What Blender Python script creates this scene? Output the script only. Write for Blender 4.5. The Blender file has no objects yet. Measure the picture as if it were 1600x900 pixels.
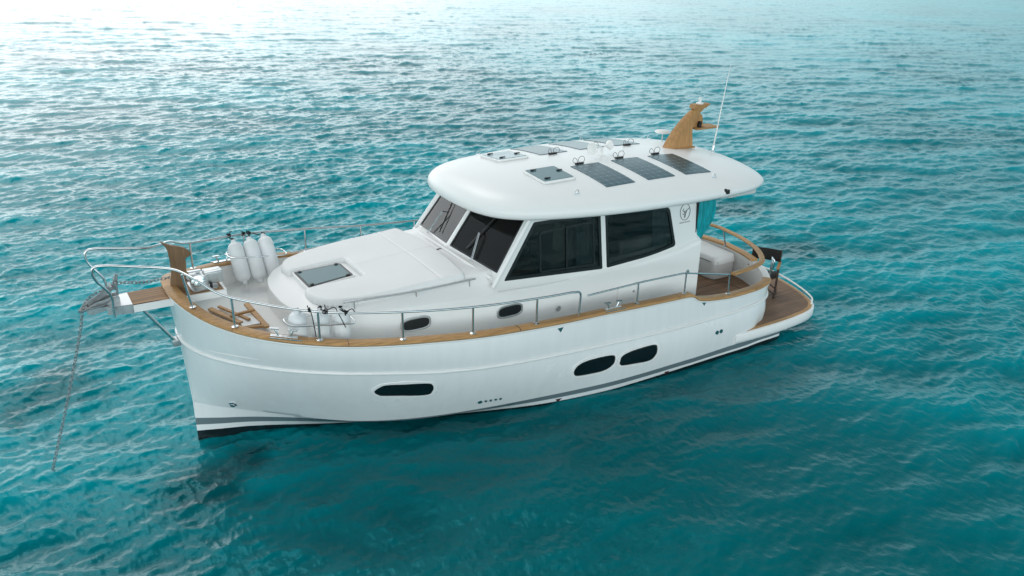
import bpy, bmesh, math, random
import numpy as np
from mathutils import Vector, Matrix
from mathutils.bvhtree import BVHTree
random.seed(4)
PI = math.pi
sc = bpy.context.scene

# ------------------------------------------------------------------ camera
CAM = (13.673, 10.912, 6.799)
yaw, pitch, roll = math.radians(-122.767), math.radians(22.94), math.radians(1.432)
cd = bpy.data.cameras.new('camera'); cam = bpy.data.objects.new('camera', cd)
sc.collection.objects.link(cam); sc.camera = cam
cd.lens = 36 * 1276.8 / 1600; cd.sensor_width = 36; cd.clip_start = .1; cd.clip_end = 20000
fw = Vector((math.cos(pitch)*math.cos(yaw), math.cos(pitch)*math.sin(yaw), -math.sin(pitch)))
rt = Vector((math.sin(yaw), -math.cos(yaw), 0)); up = rt.cross(fw)
r2 = rt*math.cos(roll) + up*math.sin(roll); u2 = -rt*math.sin(roll) + up*math.cos(roll)
m3 = Matrix((r2, u2, -fw)).transposed()
cam.matrix_world = Matrix.Translation(CAM) @ m3.to_4x4()

# ------------------------------------------------------------------ sky, sun, exposure
SUN_EL, SUN_AZ = math.radians(54), math.radians(-88)      # hazy sun behind thin cloud, beyond the boat
sdir = Vector((math.cos(SUN_EL)*math.cos(SUN_AZ), math.cos(SUN_EL)*math.sin(SUN_AZ), math.sin(SUN_EL)))
w = bpy.data.worlds.new('World'); sc.world = w; w.use_nodes = True
nt = w.node_tree; nt.nodes.clear(); N = nt.nodes.new; LK = nt.links.new
out = N('ShaderNodeOutputWorld'); bg = N('ShaderNodeBackground'); LK(bg.outputs[0], out.inputs[0])
sky = N('ShaderNodeTexSky'); sky.sky_type = 'NISHITA'; sky.sun_disc = False
sky.sun_elevation = SUN_EL; sky.sun_rotation = PI/2 - SUN_AZ
sky.air_density = 1.0; sky.dust_density = 3.0; sky.ozone_density = 1.0
hs = N('ShaderNodeHueSaturation'); hs.inputs['Saturation'].default_value = .28; LK(sky.outputs[0], hs.inputs['Color'])
tc = N('ShaderNodeTexCoord')
def dirv(az, el): az, el = math.radians(az), math.radians(el); return Vector((math.cos(el)*math.cos(az), math.cos(el)*math.sin(az), math.sin(el)))
d4 = N('ShaderNodeVectorMath'); d4.operation = 'DOT_PRODUCT'; LK(tc.outputs['Generated'], d4.inputs[0]); d4.inputs[1].default_value = dirv(62, 36)
m4 = N('ShaderNodeMath'); m4.operation = 'MAXIMUM'; m4.inputs[1].default_value = 0; LK(d4.outputs['Value'], m4.inputs[0])
p4 = N('ShaderNodeMath'); p4.operation = 'POWER'; p4.inputs[1].default_value = 2.0; LK(m4.outputs[0], p4.inputs[0])
# cloud sheet: soft noise, and brighter low towards the veiled sun
mp = N('ShaderNodeMapping'); mp.inputs['Scale'].default_value = (1.6, 1.6, 4.0); LK(tc.outputs['Generated'], mp.inputs[0])
nz = N('ShaderNodeTexNoise'); nz.inputs['Scale'].default_value = 1.7; nz.inputs['Detail'].default_value = 5; LK(mp.outputs[0], nz.inputs[0])
mr = N('ShaderNodeMapRange'); mr.inputs[1].default_value = .3; mr.inputs[2].default_value = .7
mr.inputs[3].default_value = .78; mr.inputs[4].default_value = 1.22; LK(nz.outputs[0], mr.inputs[0])
dp = N('ShaderNodeVectorMath'); dp.operation = 'DOT_PRODUCT'; LK(tc.outputs['Generated'], dp.inputs[0])
def dirv(az, el): az, el = math.radians(az), math.radians(el); return Vector((math.cos(el)*math.cos(az), math.cos(el)*math.sin(az), math.sin(el)))
gl = dirv(-92, 24)
dp.inputs[1].default_value = gl
mx = N('ShaderNodeMath'); mx.operation = 'MAXIMUM'; mx.inputs[1].default_value = 0; LK(dp.outputs['Value'], mx.inputs[0])
pw = N('ShaderNodeMath'); pw.operation = 'POWER'; pw.inputs[1].default_value = 2.6; LK(mx.outputs[0], pw.inputs[0])
d2 = N('ShaderNodeVectorMath'); d2.operation = 'DOT_PRODUCT'; LK(tc.outputs['Generated'], d2.inputs[0]); d2.inputs[1].default_value = dirv(-160, 12)
m2 = N('ShaderNodeMath'); m2.operation = 'MAXIMUM'; m2.inputs[1].default_value = 0; LK(d2.outputs['Value'], m2.inputs[0])
p2 = N('ShaderNodeMath'); p2.operation = 'POWER'; p2.inputs[1].default_value = 1.5; LK(m2.outputs[0], p2.inputs[0])
m3_ = N('ShaderNodeMath'); m3_.operation = 'MULTIPLY_ADD'; m3_.inputs[1].default_value = -.38; m3_.inputs[2].default_value = 1.0; LK(p2.outputs[0], m3_.inputs[0])
mu = N('ShaderNodeMath'); mu.operation = 'MULTIPLY'; mu.inputs[0].default_value = 1.0; LK(mr.outputs[0], mu.inputs[1])
mu2 = N('ShaderNodeMath'); mu2.operation = 'MULTIPLY'; LK(mu.outputs[0], mu2.inputs[0]); LK(m3_.outputs[0], mu2.inputs[1]); 
sz = N('ShaderNodeSeparateXYZ'); LK(tc.outputs['Generated'], sz.inputs[0])
el = N('ShaderNodeMapRange'); el.interpolation_type = 'SMOOTHSTEP'; el.inputs[1].default_value = .0; el.inputs[2].default_value = .52; el.inputs[3].default_value = 1.42; el.inputs[4].default_value = .19; LK(sz.outputs['Z'], el.inputs[0])
mu3 = N('ShaderNodeMath'); mu3.operation = 'MULTIPLY'; LK(mu2.outputs[0], mu3.inputs[0]); LK(el.outputs[0], mu3.inputs[1]); mu = mu3
# unseen sky lobe behind the camera, added to fill the boat's port side
q4 = N('ShaderNodeMath'); q4.operation = 'MULTIPLY_ADD'; q4.inputs[1].default_value = 3.6; q4.inputs[2].default_value = 1.0; LK(p4.outputs[0], q4.inputs[0])
mu4 = N('ShaderNodeMath'); mu4.operation = 'MULTIPLY'; LK(mu3.outputs[0], mu4.inputs[0]); LK(q4.outputs[0], mu4.inputs[1])
g5 = N('ShaderNodeMath'); g5.operation = 'MULTIPLY'; LK(pw.outputs[0], g5.inputs[0]); LK(mr.outputs[0], g5.inputs[1])
g6 = N('ShaderNodeMath'); g6.operation = 'MULTIPLY_ADD'; g6.inputs[1].default_value = .98; LK(g5.outputs[0], g6.inputs[0]); LK(mu4.outputs[0], g6.inputs[2]); mu = g6
vm = N('ShaderNodeVectorMath'); vm.operation = 'SCALE'; LK(hs.outputs[0], vm.inputs[0]); LK(mu.outputs[0], vm.inputs['Scale'])
# cloud white added to the clear-sky colour
ad = N('ShaderNodeVectorMath'); ad.operation = 'ADD'
cc_ = N('ShaderNodeMix'); cc_.data_type = 'RGBA'; cc_.inputs['A'].default_value = (3.5, 5.95, 6.5, 1); cc_.inputs['B'].default_value = (2.2, 6.0, 7.0, 1); LK(p2.outputs[0], cc_.inputs['Factor'])
cc2 = N('ShaderNodeMix'); cc2.data_type = 'RGBA'; cc2.inputs['B'].default_value = (6.2, 6.0, 5.8, 1); LK(p4.outputs[0], cc2.inputs['Factor']); LK(cc_.outputs['Result'], cc2.inputs['A'])
cw = N('ShaderNodeVectorMath'); cw.operation = 'SCALE'; cc3 = N('ShaderNodeMix'); cc3.data_type = 'RGBA'; cc3.inputs['B'].default_value = (5.9, 6.0, 6.05, 1); LK(pw.outputs[0], cc3.inputs['Factor']); LK(cc2.outputs['Result'], cc3.inputs['A']); LK(cc3.outputs['Result'], cw.inputs[0]); LK(mu.outputs[0], cw.inputs['Scale'])
LK(vm.outputs[0], ad.inputs[0]); LK(cw.outputs[0], ad.inputs[1])
LK(ad.outputs[0], bg.inputs['Color']); bg.inputs['Strength'].default_value = .092
sl = bpy.data.lights.new('sun', 'SUN'); sl.energy = .25; sl.angle = math.radians(28); sl.color = (1, .965, .92)
so = bpy.data.objects.new('sun', sl); sc.collection.objects.link(so)
so.rotation_euler = sdir.to_track_quat('Z', 'Y').to_euler()
so.location = (6, -10, 20)
sc.view_settings.view_transform = 'Standard'; sc.view_settings.look = 'None'
sc.view_settings.exposure = 0.04; sc.view_settings.gamma = 1
sc.render.engine = 'CYCLES'
sc.cycles.max_bounces = 8; sc.cycles.transparent_max_bounces = 12
sc.cycles.sample_clamp_indirect = 6

# ------------------------------------------------------------------ materials
def mat(name, col, rough=.5, metal=0, coat=0, var=0, vscale=3, bump=0, bscale=40, ior=1.45, stretch=None, rvar=0):
    m = bpy.data.materials.new(name); m.use_nodes = True
    t = m.node_tree; p = t.nodes['Principled BSDF']
    p.inputs['Base Color'].default_value = (*col, 1); p.inputs['Roughness'].default_value = rough
    p.inputs['Metallic'].default_value = metal; p.inputs['Coat Weight'].default_value = coat
    p.inputs['Coat Roughness'].default_value = .05; p.inputs['IOR'].default_value = ior
    co = t.nodes.new('ShaderNodeTexCoord'); src = co.outputs['Object']
    if stretch:
        mp = t.nodes.new('ShaderNodeMapping'); mp.inputs['Scale'].default_value = stretch
        t.links.new(src, mp.inputs[0]); src = mp.outputs[0]
    if var or rvar:
        n = t.nodes.new('ShaderNodeTexNoise'); n.inputs['Scale'].default_value = vscale; n.inputs['Detail'].default_value = 6
        t.links.new(src, n.inputs[0])
    if var:
        r = t.nodes.new('ShaderNodeMapRange'); r.inputs[1].default_value = .25; r.inputs[2].default_value = .75
        r.inputs[3].default_value = 1-var; r.inputs[4].default_value = 1+var; t.links.new(n.outputs[0], r.inputs[0])
        v = t.nodes.new('ShaderNodeVectorMath'); v.operation = 'SCALE'; v.inputs[0].default_value = col
        t.links.new(r.outputs[0], v.inputs['Scale']); t.links.new(v.outputs[0], p.inputs['Base Color'])
    if rvar:
        r = t.nodes.new('ShaderNodeMapRange'); r.inputs[1].default_value = .3; r.inputs[2].default_value = .7
        r.inputs[3].default_value = max(.02, rough-rvar); r.inputs[4].default_value = rough+rvar
        t.links.new(n.outputs[0], r.inputs[0]); t.links.new(r.outputs[0], p.inputs['Roughness'])
    if bump:
        n2 = t.nodes.new('ShaderNodeTexNoise'); n2.inputs['Scale'].default_value = bscale; n2.inputs['Detail'].default_value = 4
        t.links.new(src, n2.inputs[0]); b = t.nodes.new('ShaderNodeBump'); b.inputs['Strength'].default_value = bump
        b.inputs['Distance'].default_value = .01
        t.links.new(n2.outputs[0], b.inputs['Height']); t.links.new(b.outputs[0], p.inputs['Normal'])
    return m
def teak(name, col, planks=0, axis='Y', grain='X', rough=.6, off=0.0):
    m = bpy.data.materials.new(name); m.use_nodes = True
    t = m.node_tree; p = t.nodes['Principled BSDF']; nn = t.nodes.new; lk = t.links.new
    p.inputs['Roughness'].default_value = rough; p.inputs['IOR'].default_value = 1.4
    g = nn('ShaderNodeNewGeometry'); co = nn('ShaderNodeTexCoord')
    mp = nn('ShaderNodeMapping'); sc_ = {'X': (1.2, 22, 22), 'Y': (22, 1.2, 22), 'Z': (22, 22, 1.5)}[grain]
    mp.inputs['Scale'].default_value = sc_; lk(co.outputs['Object'], mp.inputs[0])
    n = nn('ShaderNodeTexNoise'); n.inputs['Scale'].default_value = 1.6; n.inputs['Detail'].default_value = 7; n.inputs['Roughness'].default_value = .65
    lk(mp.outputs[0], n.inputs[0])
    n3 = nn('ShaderNodeTexNoise'); n3.inputs['Scale'].default_value = 1.1; n3.inputs['Detail'].default_value = 3; lk(co.outputs['Object'], n3.inputs[0])
    r = nn('ShaderNodeMapRange'); r.inputs[1].default_value = .25; r.inputs[2].default_value = .75; r.inputs[3].default_value = .6; r.inputs[4].default_value = 1.35
    lk(n.outputs[0], r.inputs[0])
    r3 = nn('ShaderNodeMapRange'); r3.inputs[1].default_value = .3; r3.inputs[2].default_value = .7; r3.inputs[3].default_value = .85; r3.inputs[4].default_value = 1.15
    lk(n3.outputs[0], r3.inputs[0])
    mm = nn('ShaderNodeMath'); mm.operation = 'MULTIPLY'; lk(r.outputs[0], mm.inputs[0]); lk(r3.outputs[0], mm.inputs[1])
    fac = mm.outputs[0]
    if planks:
        sp = nn('ShaderNodeSeparateXYZ'); lk(co.outputs['Object'], sp.inputs[0])
        a = nn('ShaderNodeMath'); a.operation = 'DIVIDE'; a.inputs[1].default_value = planks; lk(sp.outputs[axis], a.inputs[0])
        f = nn('ShaderNodeMath'); f.operation = 'FRACT'; lk(a.outputs[0], f.inputs[0])
        fl = nn('ShaderNodeMath'); fl.operation = 'FLOOR'; lk(a.outputs[0], fl.inputs[0])
        wn = nn('ShaderNodeTexWhiteNoise'); wn.noise_dimensions = '1D'; lk(fl.outputs[0], wn.inputs['W'])
        r4 = nn('ShaderNodeMapRange'); r4.inputs[3].default_value = .82; r4.inputs[4].default_value = 1.18; lk(wn.outputs['Value'], r4.inputs[0])
        gt = nn('ShaderNodeMath'); gt.operation = 'GREATER_THAN'; gt.inputs[1].default_value = .1; lk(f.outputs[0], gt.inputs[0])
        r5 = nn('ShaderNodeMapRange'); r5.inputs[3].default_value = .12; r5.inputs[4].default_value = 1; lk(gt.outputs[0], r5.inputs[0])
        m1 = nn('ShaderNodeMath'); m1.operation = 'MULTIPLY'; lk(fac, m1.inputs[0]); lk(r4.outputs[0], m1.inputs[1])
        m2 = nn('ShaderNodeMath'); m2.operation = 'MULTIPLY'; lk(m1.outputs[0], m2.inputs[0]); lk(r5.outputs[0], m2.inputs[1]); fac = m2.outputs[0]
    v = nn('ShaderNodeVectorMath'); v.operation = 'SCALE'; v.inputs[0].default_value = col; lk(fac, v.inputs['Scale']); lk(v.outputs[0], p.inputs['Base Color'])
    b = nn('ShaderNodeBump'); b.inputs['Strength'].default_value = .25; b.inputs['Distance'].default_value = .004; lk(n.outputs[0], b.inputs['Height']); lk(b.outputs[0], p.inputs['Normal'])
    return m
GEL = mat('white_gelcoat', (.80, .80, .79), .34, coat=.15, var=.012, vscale=1.3, rvar=.05)
GELS = mat('white_nonskid', (.77, .77, .755), .55, var=.03, vscale=2.2, bump=.25, bscale=160)
LINER = mat('grey_liner', (.60, .60, .59), .5, var=.02, bump=.1)
CUSH = mat('white_vinyl_cushion', (.76, .76, .755), .5, var=.02, vscale=2, bump=.12, bscale=9)
FEND = mat('white_fender_vinyl', (.74, .76, .77), .38, var=.05, vscale=6, bump=.05, bscale=30)
STEEL = mat('polished_steel', (.62, .65, .66), .16, metal=1, rvar=.06, vscale=9)
GALV = mat('galvanised_steel', (.26, .28, .29), .5, metal=.6, var=.3, vscale=20)
CAST = mat('cast_alloy', (.50, .53, .54), .35, metal=.85, var=.12, vscale=10, rvar=.1)
BLACK = mat('black_plastic', (.012, .013, .014), .4, var=.2)
ROPE = mat('black_rope', (.012, .012, .013), .85, bump=.6, bscale=120)
RUBBER = mat('black_window_gasket', (.006, .008, .009), .3)
STRIPE = mat('grey_paint', (.13, .165, .18), .3)
CANVAS = mat('dark_canvas', (.018, .015, .014), .85, bump=.4, bscale=150, var=.15)
CHAIRWOOD = mat('dark_wood', (.045, .027, .018), .55, var=.3, vscale=12)
TURQ = mat('turquoise_fabric', (.0, .30, .34), .55, var=.45, vscale=7, bump=.8, bscale=9, stretch=(3, 3, .7))
MARKT = mat('teal_marker', (.0, .09, .1), .4)
MARKR = mat('dark_red_marker', (.05, .012, .012), .4)
INK = mat('grey_emblem_ink', (.10, .12, .125), .4)
PLAST = mat('white_plastic', (.78, .78, .76), .4, var=.02)
TEAK = teak('teak_cap', (.45, .25, .10), rough=.45)
TEAKP = teak('teak_post', (.19, .112, .058), grain='Z', rough=.55)
TEAKM = teak('teak_mast', (.40, .215, .085), grain='Z')
TEAKD = teak('teak_deck', (.21, .118, .068), planks=.062, rough=.55)
TEAKS = teak('teak_bowsprit', (.34, .19, .088), planks=.075, rough=.6)
INT = mat('dark_interior', (.17, .11, .075), .6, var=.3)
INTL = mat('light_interior', (.62, .60, .57), .7, var=.15)
CURT = mat('grey_curtain', (.30, .36, .38), .9, var=.25, vscale=5, stretch=(12, 12, .3), bump=.5, bscale=6)

def hull_paint():
    m = bpy.data.materials.new('hull_paint'); m.use_nodes = True
    t = m.node_tree; p = t.nodes['Principled BSDF']; nn = t.nodes.new; lk = t.links.new
    g = nn('ShaderNodeNewGeometry'); sp = nn('ShaderNodeSeparateXYZ'); lk(g.outputs['Position'], sp.inputs[0])
    def line(x0, z0, x1, z1):
        r = nn('ShaderNodeMapRange'); r.interpolation_type = 'SMOOTHSTEP'
        r.inputs[1].default_value = x0; r.inputs[2].default_value = x1; r.inputs[3].default_value = z0; r.inputs[4].default_value = z1
        lk(sp.outputs['X'], r.inputs[0])
        s = nn('ShaderNodeMath'); s.operation = 'GREATER_THAN'; lk(sp.outputs['Z'], s.inputs[0]); lk(r.outputs[0], s.inputs[1]); return s.outputs[0]
    top = line(8.6, .25, 12.1, .38); bot = line(8.6, .12, 12.1, .265); af = line(9.0, .035, 12.0, .165); af2 = line(3.2, .075, 7.0, .02)
    afm = nn('ShaderNodeMath'); afm.operation = 'MULTIPLY'; lk(af, afm.inputs[0]); lk(af2, afm.inputs[1]); af = afm.outputs[0]
    def mixc(f, a, b):
        x = nn('ShaderNodeMix'); x.data_type = 'RGBA'; lk(f, x.inputs['Factor'])
        for s, c in ((x.inputs['A'], a), (x.inputs['B'], b)):
            if isinstance(c, tuple): s.default_value = (*c, 1)
            else: lk(c, s)
        return x.outputs['Result']
    n = nn('ShaderNodeTexNoise'); n.inputs['Scale'].default_value = .9; n.inputs['Detail'].default_value = 5; lk(g.outputs['Position'], n.inputs[0])
    n2 = nn('ShaderNodeTexNoise'); n2.inputs['Scale'].default_value = 3.0; n2.inputs['Detail'].default_value = 6
    mp = nn('ShaderNodeMapping'); mp.inputs['Scale'].default_value = (2.5, 2.5, .25); lk(g.outputs['Position'], mp.inputs[0]); lk(mp.outputs[0], n2.inputs[0])
    r = nn('ShaderNodeMapRange'); r.inputs[1].default_value = .3; r.inputs[2].default_value = .7; r.inputs[3].default_value = .97; r.inputs[4].default_value = 1.02; lk(n2.outputs[0], r.inputs[0])
    v = nn('ShaderNodeVectorMath'); v.operation = 'SCALE'; v.inputs[0].default_value = (.79, .80, .80); lk(r.outputs[0], v.inputs['Scale'])
    c1 = mixc(af, (.008, .010, .012), v.outputs[0]); c2 = mixc(bot, c1, (.14, .18, .195)); c3 = mixc(top, c2, v.outputs[0])
    lk(c3, p.inputs['Base Color'])
    r2_ = nn('ShaderNodeMapRange'); r2_.inputs[1].default_value = .3; r2_.inputs[2].default_value = .7; r2_.inputs[3].default_value = .24; r2_.inputs[4].default_value = .28; lk(n.outputs[0], r2_.inputs[0])
    lk(r2_.outputs[0], p.inputs['Roughness']); p.inputs['Coat Weight'].default_value = .5; p.inputs['Coat Roughness'].default_value = .04
    p.inputs['IOR'].default_value = 1.5
    return m
HULLM = hull_paint()

def glass(name, tint, refl=1.45, rough=.02):
    m = bpy.data.materials.new(name); m.use_nodes = True
    t = m.node_tree; t.nodes.clear(); nn = t.nodes.new; lk = t.links.new
    o = nn('ShaderNodeOutputMaterial'); tr = nn('ShaderNodeBsdfTransparent'); tr.inputs[0].default_value = (*tint, 1)
    gl_ = nn('ShaderNodeBsdfGlossy'); gl_.inputs['Roughness'].default_value = rough
    fr = nn('ShaderNodeFresnel'); fr.inputs['IOR'].default_value = refl
    mx_ = nn('ShaderNodeMixShader'); lk(fr.outputs[0], mx_.inputs[0]); lk(tr.outputs[0], mx_.inputs[1]); lk(gl_.outputs[0], mx_.inputs[2])
    lk(mx_.outputs[0], o.inputs[0]); return m
GLASS = glass('tinted_glass', (.45, .48, .48), 1.33)
GLASSW = glass('windscreen_glass', (.62, .62, .60), 1.45)
ACRY = mat('smoked_acrylic', (.075, .17, .185), .12, ior=1.45, rvar=.03)
ACRYL = mat('hazed_acrylic', (.17, .27, .30), .22, ior=1.6, rvar=.05)
HGLASS = mat('hull_window_glass', (.006, .010, .012), .08, ior=1.5)

def solar_mat():
    m = bpy.data.materials.new('solar_cells'); m.use_nodes = True
    t = m.node_tree; p = t.nodes['Principled BSDF']; nn = t.nodes.new; lk = t.links.new
    co = nn('ShaderNodeTexCoord'); sp = nn('ShaderNodeSeparateXYZ'); lk(co.outputs['Object'], sp.inputs[0])
    def grid(ax, step, wid):
        a = nn('ShaderNodeMath'); a.operation = 'DIVIDE'; a.inputs[1].default_value = step; lk(sp.outputs[ax], a.inputs[0])
        b = nn('ShaderNodeMath'); b.operation = 'PINGPONG'; b.inputs[1].default_value = .5; lk(a.outputs[0], b.inputs[0])
        c = nn('ShaderNodeMath'); c.operation = 'LESS_THAN'; c.inputs[1].default_value = wid; lk(b.outputs[0], c.inputs[0]); return c.outputs[0], b.outputs[0]
    gx, bx_ = grid('X', .135, .028); gy, by_ = grid('Y', .135, .028)
    mxm = nn('ShaderNodeMath'); mxm.operation = 'MAXIMUM'; lk(gx, mxm.inputs[0]); lk(gy, mxm.inputs[1])
    sm = nn('ShaderNodeMath'); sm.operation = 'ADD'; lk(bx_, sm.inputs[0]); lk(by_, sm.inputs[1])
    dia = nn('ShaderNodeMath'); dia.operation = 'LESS_THAN'; dia.inputs[1].default_value = .1; lk(sm.outputs[0], dia.inputs[0])
    n = nn('ShaderNodeTexNoise'); n.inputs['Scale'].default_value = 4; lk(co.outputs['Object'], n.inputs[0])
    cr = nn('ShaderNodeMix'); cr.data_type = 'RGBA'; lk(n.outputs[0], cr.inputs['Factor']); cr.inputs['A'].default_value = (.012, .055, .075, 1); cr.inputs['B'].default_value = (.028, .085, .11, 1)
    m1 = nn('ShaderNodeMix'); m1.data_type = 'RGBA'; lk(mxm.outputs[0], m1.inputs['Factor']); lk(cr.outputs['Result'], m1.inputs['A']); m1.inputs['B'].default_value = (.11, .18, .2, 1)
    m2 = nn('ShaderNodeMix'); m2.data_type = 'RGBA'; lk(dia.outputs[0], m2.inputs['Factor']); lk(m1.outputs['Result'], m2.inputs['A']); m2.inputs['B'].default_value = (.22, .3, .32, 1)
    lk(m2.outputs['Result'], p.inputs['Base Color']); p.inputs['Roughness'].default_value = .22; p.inputs['IOR'].default_value = 1.5
    return m
SOLAR = solar_mat()

# ------------------------------------------------------------------ object helpers
WLOC = {}
def empty(name, loc, label, cat, group=None, rz=0):
    o = bpy.data.objects.new(name, None); sc.collection.objects.link(o); o.location = loc; o.rotation_euler.z = rz
    o.empty_display_size = .3; WLOC[o.name] = Vector(loc); o['label'] = label; o['category'] = cat
    if group: o['group'] = group
    return o
def tag(o, label, cat, group=None):
    o['label'] = label; o['category'] = cat
    if group: o['group'] = group
    return o
def obj(name, bm, m, parent=None, smooth=35, label=None, bevel=0, subsurf=0):
    if isinstance(m, (list, tuple)): ms = m
    else: ms = [m]
    bmesh.ops.recalc_face_normals(bm, faces=bm.faces[:])
    lo = Vector((1e9,)*3); hi = -lo
    for v in bm.verts:
        for i in range(3): lo[i] = min(lo[i], v.co[i]); hi[i] = max(hi[i], v.co[i])
    c = (lo+hi)/2
    for v in bm.verts: v.co -= c
    me = bpy.data.meshes.new(name); bm.to_mesh(me); bm.free()
    for x in ms: me.materials.append(x)
    if smooth:
        for p in me.polygons: p.use_smooth = True
        me.set_sharp_from_angle(angle=math.radians(smooth))
    o = bpy.data.objects.new(name, me); sc.collection.objects.link(o)
    if parent: o.parent = parent; o.location = c - WLOC[parent.name]
    else: o.location = c
    WLOC[o.name] = c
    if label: o['label'] = label
    if bevel:
        b = o.modifiers.new('bevel', 'BEVEL'); b.width = bevel; b.segments = 3; b.limit_method = 'ANGLE'; b.angle_limit = math.radians(40)
    if subsurf:
        s = o.modifiers.new('subsurf', 'SUBSURF'); s.levels = subsurf; s.render_levels = subsurf
    return o
def nb(): return bmesh.new()
def V(*a): return Vector(a)
def box(bm, c, s, R=None):
    vs = []
    for dx in (-.5, .5):
        for dy in (-.5, .5):
            for dz in (-.5, .5):
                p = Vector((dx*s[0], dy*s[1], dz*s[2]))
                if R: p = R @ p
                vs.append(bm.verts.new(p + Vector(c)))
    for f in ((0,1,3,2),(4,6,7,5),(0,4,5,1),(2,3,7,6),(0,2,6,4),(1,5,7,3)): bm.faces.new([vs[i] for i in f])
    return bm
def beam(bm, a, b, wy, wz, upv=(0,0,1)):
    a, b = Vector(a), Vector(b); d = b-a; L = d.length; d.normalize(); u = Vector(upv); s = u.cross(d)
    if s.length < 1e-4: s = Vector((0,1,0)).cross(d)
    s.normalize(); u = d.cross(s)
    return box(bm, (a+b)/2, (L, wy, wz), Matrix((d, s, u)).transposed())
def catmull(pts, n=8, closed=False):
    P = [np.array(p, float) for p in pts]; out = []
    m = len(P)
    for i in range(m if closed else m-1):
        p0 = P[(i-1) % m] if (closed or i > 0) else 2*P[0]-P[1]
        p1 = P[i]; p2 = P[(i+1) % m]
        p3 = P[(i+2) % m] if (closed or i+2 < m) else 2*P[-1]-P[-2]
        for k in range(n):
            t = k/n
            out.append(.5*((2*p1)+(-p0+p2)*t+(2*p0-5*p1+4*p2-p3)*t*t+(-p0+3*p1-3*p2+p3)*t**3))
    if not closed: out.append(P[-1])
    return [Vector(p) for p in out]
def tube(bm, pts, r, seg=10, closed=False, caps=True):
    pts = [Vector(p) for p in pts]; n = len(pts); rings = []
    rr = r if hasattr(r, '__len__') else [r]*n
    t0 = (pts[1]-pts[0]).normalized(); u = t0.orthogonal().normalized()
    for i in range(n):
        if closed: t = (pts[(i+1) % n]-pts[i-1]).normalized()
        else: t = (pts[min(i+1, n-1)]-pts[max(i-1, 0)]).normalized()
        u = (u - t*u.dot(t)).normalized(); v = t.cross(u)
        rings.append([bm.verts.new(pts[i]+(u*math.cos(2*PI*k/seg)+v*math.sin(2*PI*k/seg))*rr[i]) for k in range(seg)])
    for i in range(n if closed else n-1):
        a, b = rings[i], rings[(i+1) % n]
        for k in range(seg): bm.faces.new((a[k], a[(k+1) % seg], b[(k+1) % seg], b[k]))
    if caps and not closed: bm.faces.new(rings[0][::-1]); bm.faces.new(rings[-1])
    return bm
def fillet(pts, r=.08, n=5):
    pts = [Vector(p) for p in pts]; out = [pts[0]]
    for i in range(1, len(pts)-1):
        a, b, c = pts[i-1], pts[i], pts[i+1]
        d1 = min(r, (a-b).length*.45); d2 = min(r, (c-b).length*.45)
        p = b+(a-b).normalized()*d1; q = b+(c-b).normalized()*d2
        for k in range(n+1):
            t = k/n; out.append(p*(1-t)**2+b*2*t*(1-t)+q*t*t)
    out.append(pts[-1]); return out
def lathe(bm, prof, c, ax=(0,0,1), seg=20):
    ax = Vector(ax).normalized(); u = ax.orthogonal().normalized(); v = ax.cross(u); c = Vector(c); rings = []
    for r, h in prof: rings.append([bm.verts.new(c+ax*h+(u*math.cos(2*PI*k/seg)+v*math.sin(2*PI*k/seg))*max(r, 1e-4)) for k in range(seg)])
    for a, b in zip(rings, rings[1:]):
        for k in range(seg): bm.faces.new((a[k], a[(k+1) % seg], b[(k+1) % seg], b[k]))
    bm.faces.new(rings[0][::-1]); bm.faces.new(rings[-1]); return bm
def loft(bm, rings, closed=True, cap0=False, cap1=False):
    R = [[bm.verts.new(p) for p in r] for r in rings]
    n = len(R[0])
    for a, b in zip(R, R[1:]):
        for k in range(n if closed else n-1): bm.faces.new((a[k], a[(k+1) % n], b[(k+1) % n], b[k]))
    if cap0: bm.faces.new(R[0][::-1])
    if cap1: bm.faces.new(R[-1])
    return bm
def plate(bm, pts, nrm, th, holes=()):
    """flat plate: outline pts (3D), thickness th back along -nrm, optional holes"""
    nrm = Vector(nrm).normalized(); loops = [list(map(Vector, pts))]+[list(map(Vector, h)) for h in holes]
    tb = bmesh.new(); edges = []
    for L in loops:
        vs = [tb.verts.new(p) for p in L]
        for i in range(len(vs)): edges.append(tb.edges.new((vs[i], vs[(i+1) % len(vs)])))
    bmesh.ops.triangle_fill(tb, use_beauty=True, use_dissolve=False, edges=edges)
    tb.verts.index_update()
    F = [[v.index for v in f.verts] for f in tb.faces]; co = [v.co.copy() for v in tb.verts]
    A = [bm.verts.new(p) for p in co]; B = [bm.verts.new(p-nrm*th) for p in co]
    for f in F: bm.faces.new([A[i] for i in f]); bm.faces.new([B[i] for i in f][::-1])
    k = 0
    for L in loops:
        n = len(L)
        for i in range(n):
            a, b = k+i, k+(i+1) % n; bm.faces.new((A[a], B[a], B[b], A[b]))
        k += n
    tb.free(); return bm
def rpoly(pts, r=.05, n=5):
    """round the corners of a closed polygon (3D)"""
    P = [Vector(p) for p in pts]; out = []; m = len(P)
    for i in range(m):
        rr = r[i] if hasattr(r, '__len__') else r
        a, b, c = P[i-1], P[i], P[(i+1) % m]
        d1 = min(rr, (a-b).length*.48); d2 = min(rr, (c-b).length*.48)
        p = b+(a-b).normalized()*d1; q = b+(c-b).normalized()*d2
        for k in range(n+1):
            t = k/n; out.append(p*(1-t)**2+b*2*t*(1-t)+q*t*t)
    return out
def inset_poly(P, d, nrm):
    nrm = Vector(nrm).normalized(); out = []; m = len(P)
    cen = sum((Vector(p) for p in P), Vector())/m
    for i in range(m):
        a, b, c = Vector(P[i-1]), Vector(P[i]), Vector(P[(i+1) % m])
        t = (c-a).normalized(); s = nrm.cross(t).normalized()
        if s.dot(cen-b) < 0: s = -s
        out.append(b+s*d)
    return out
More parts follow.
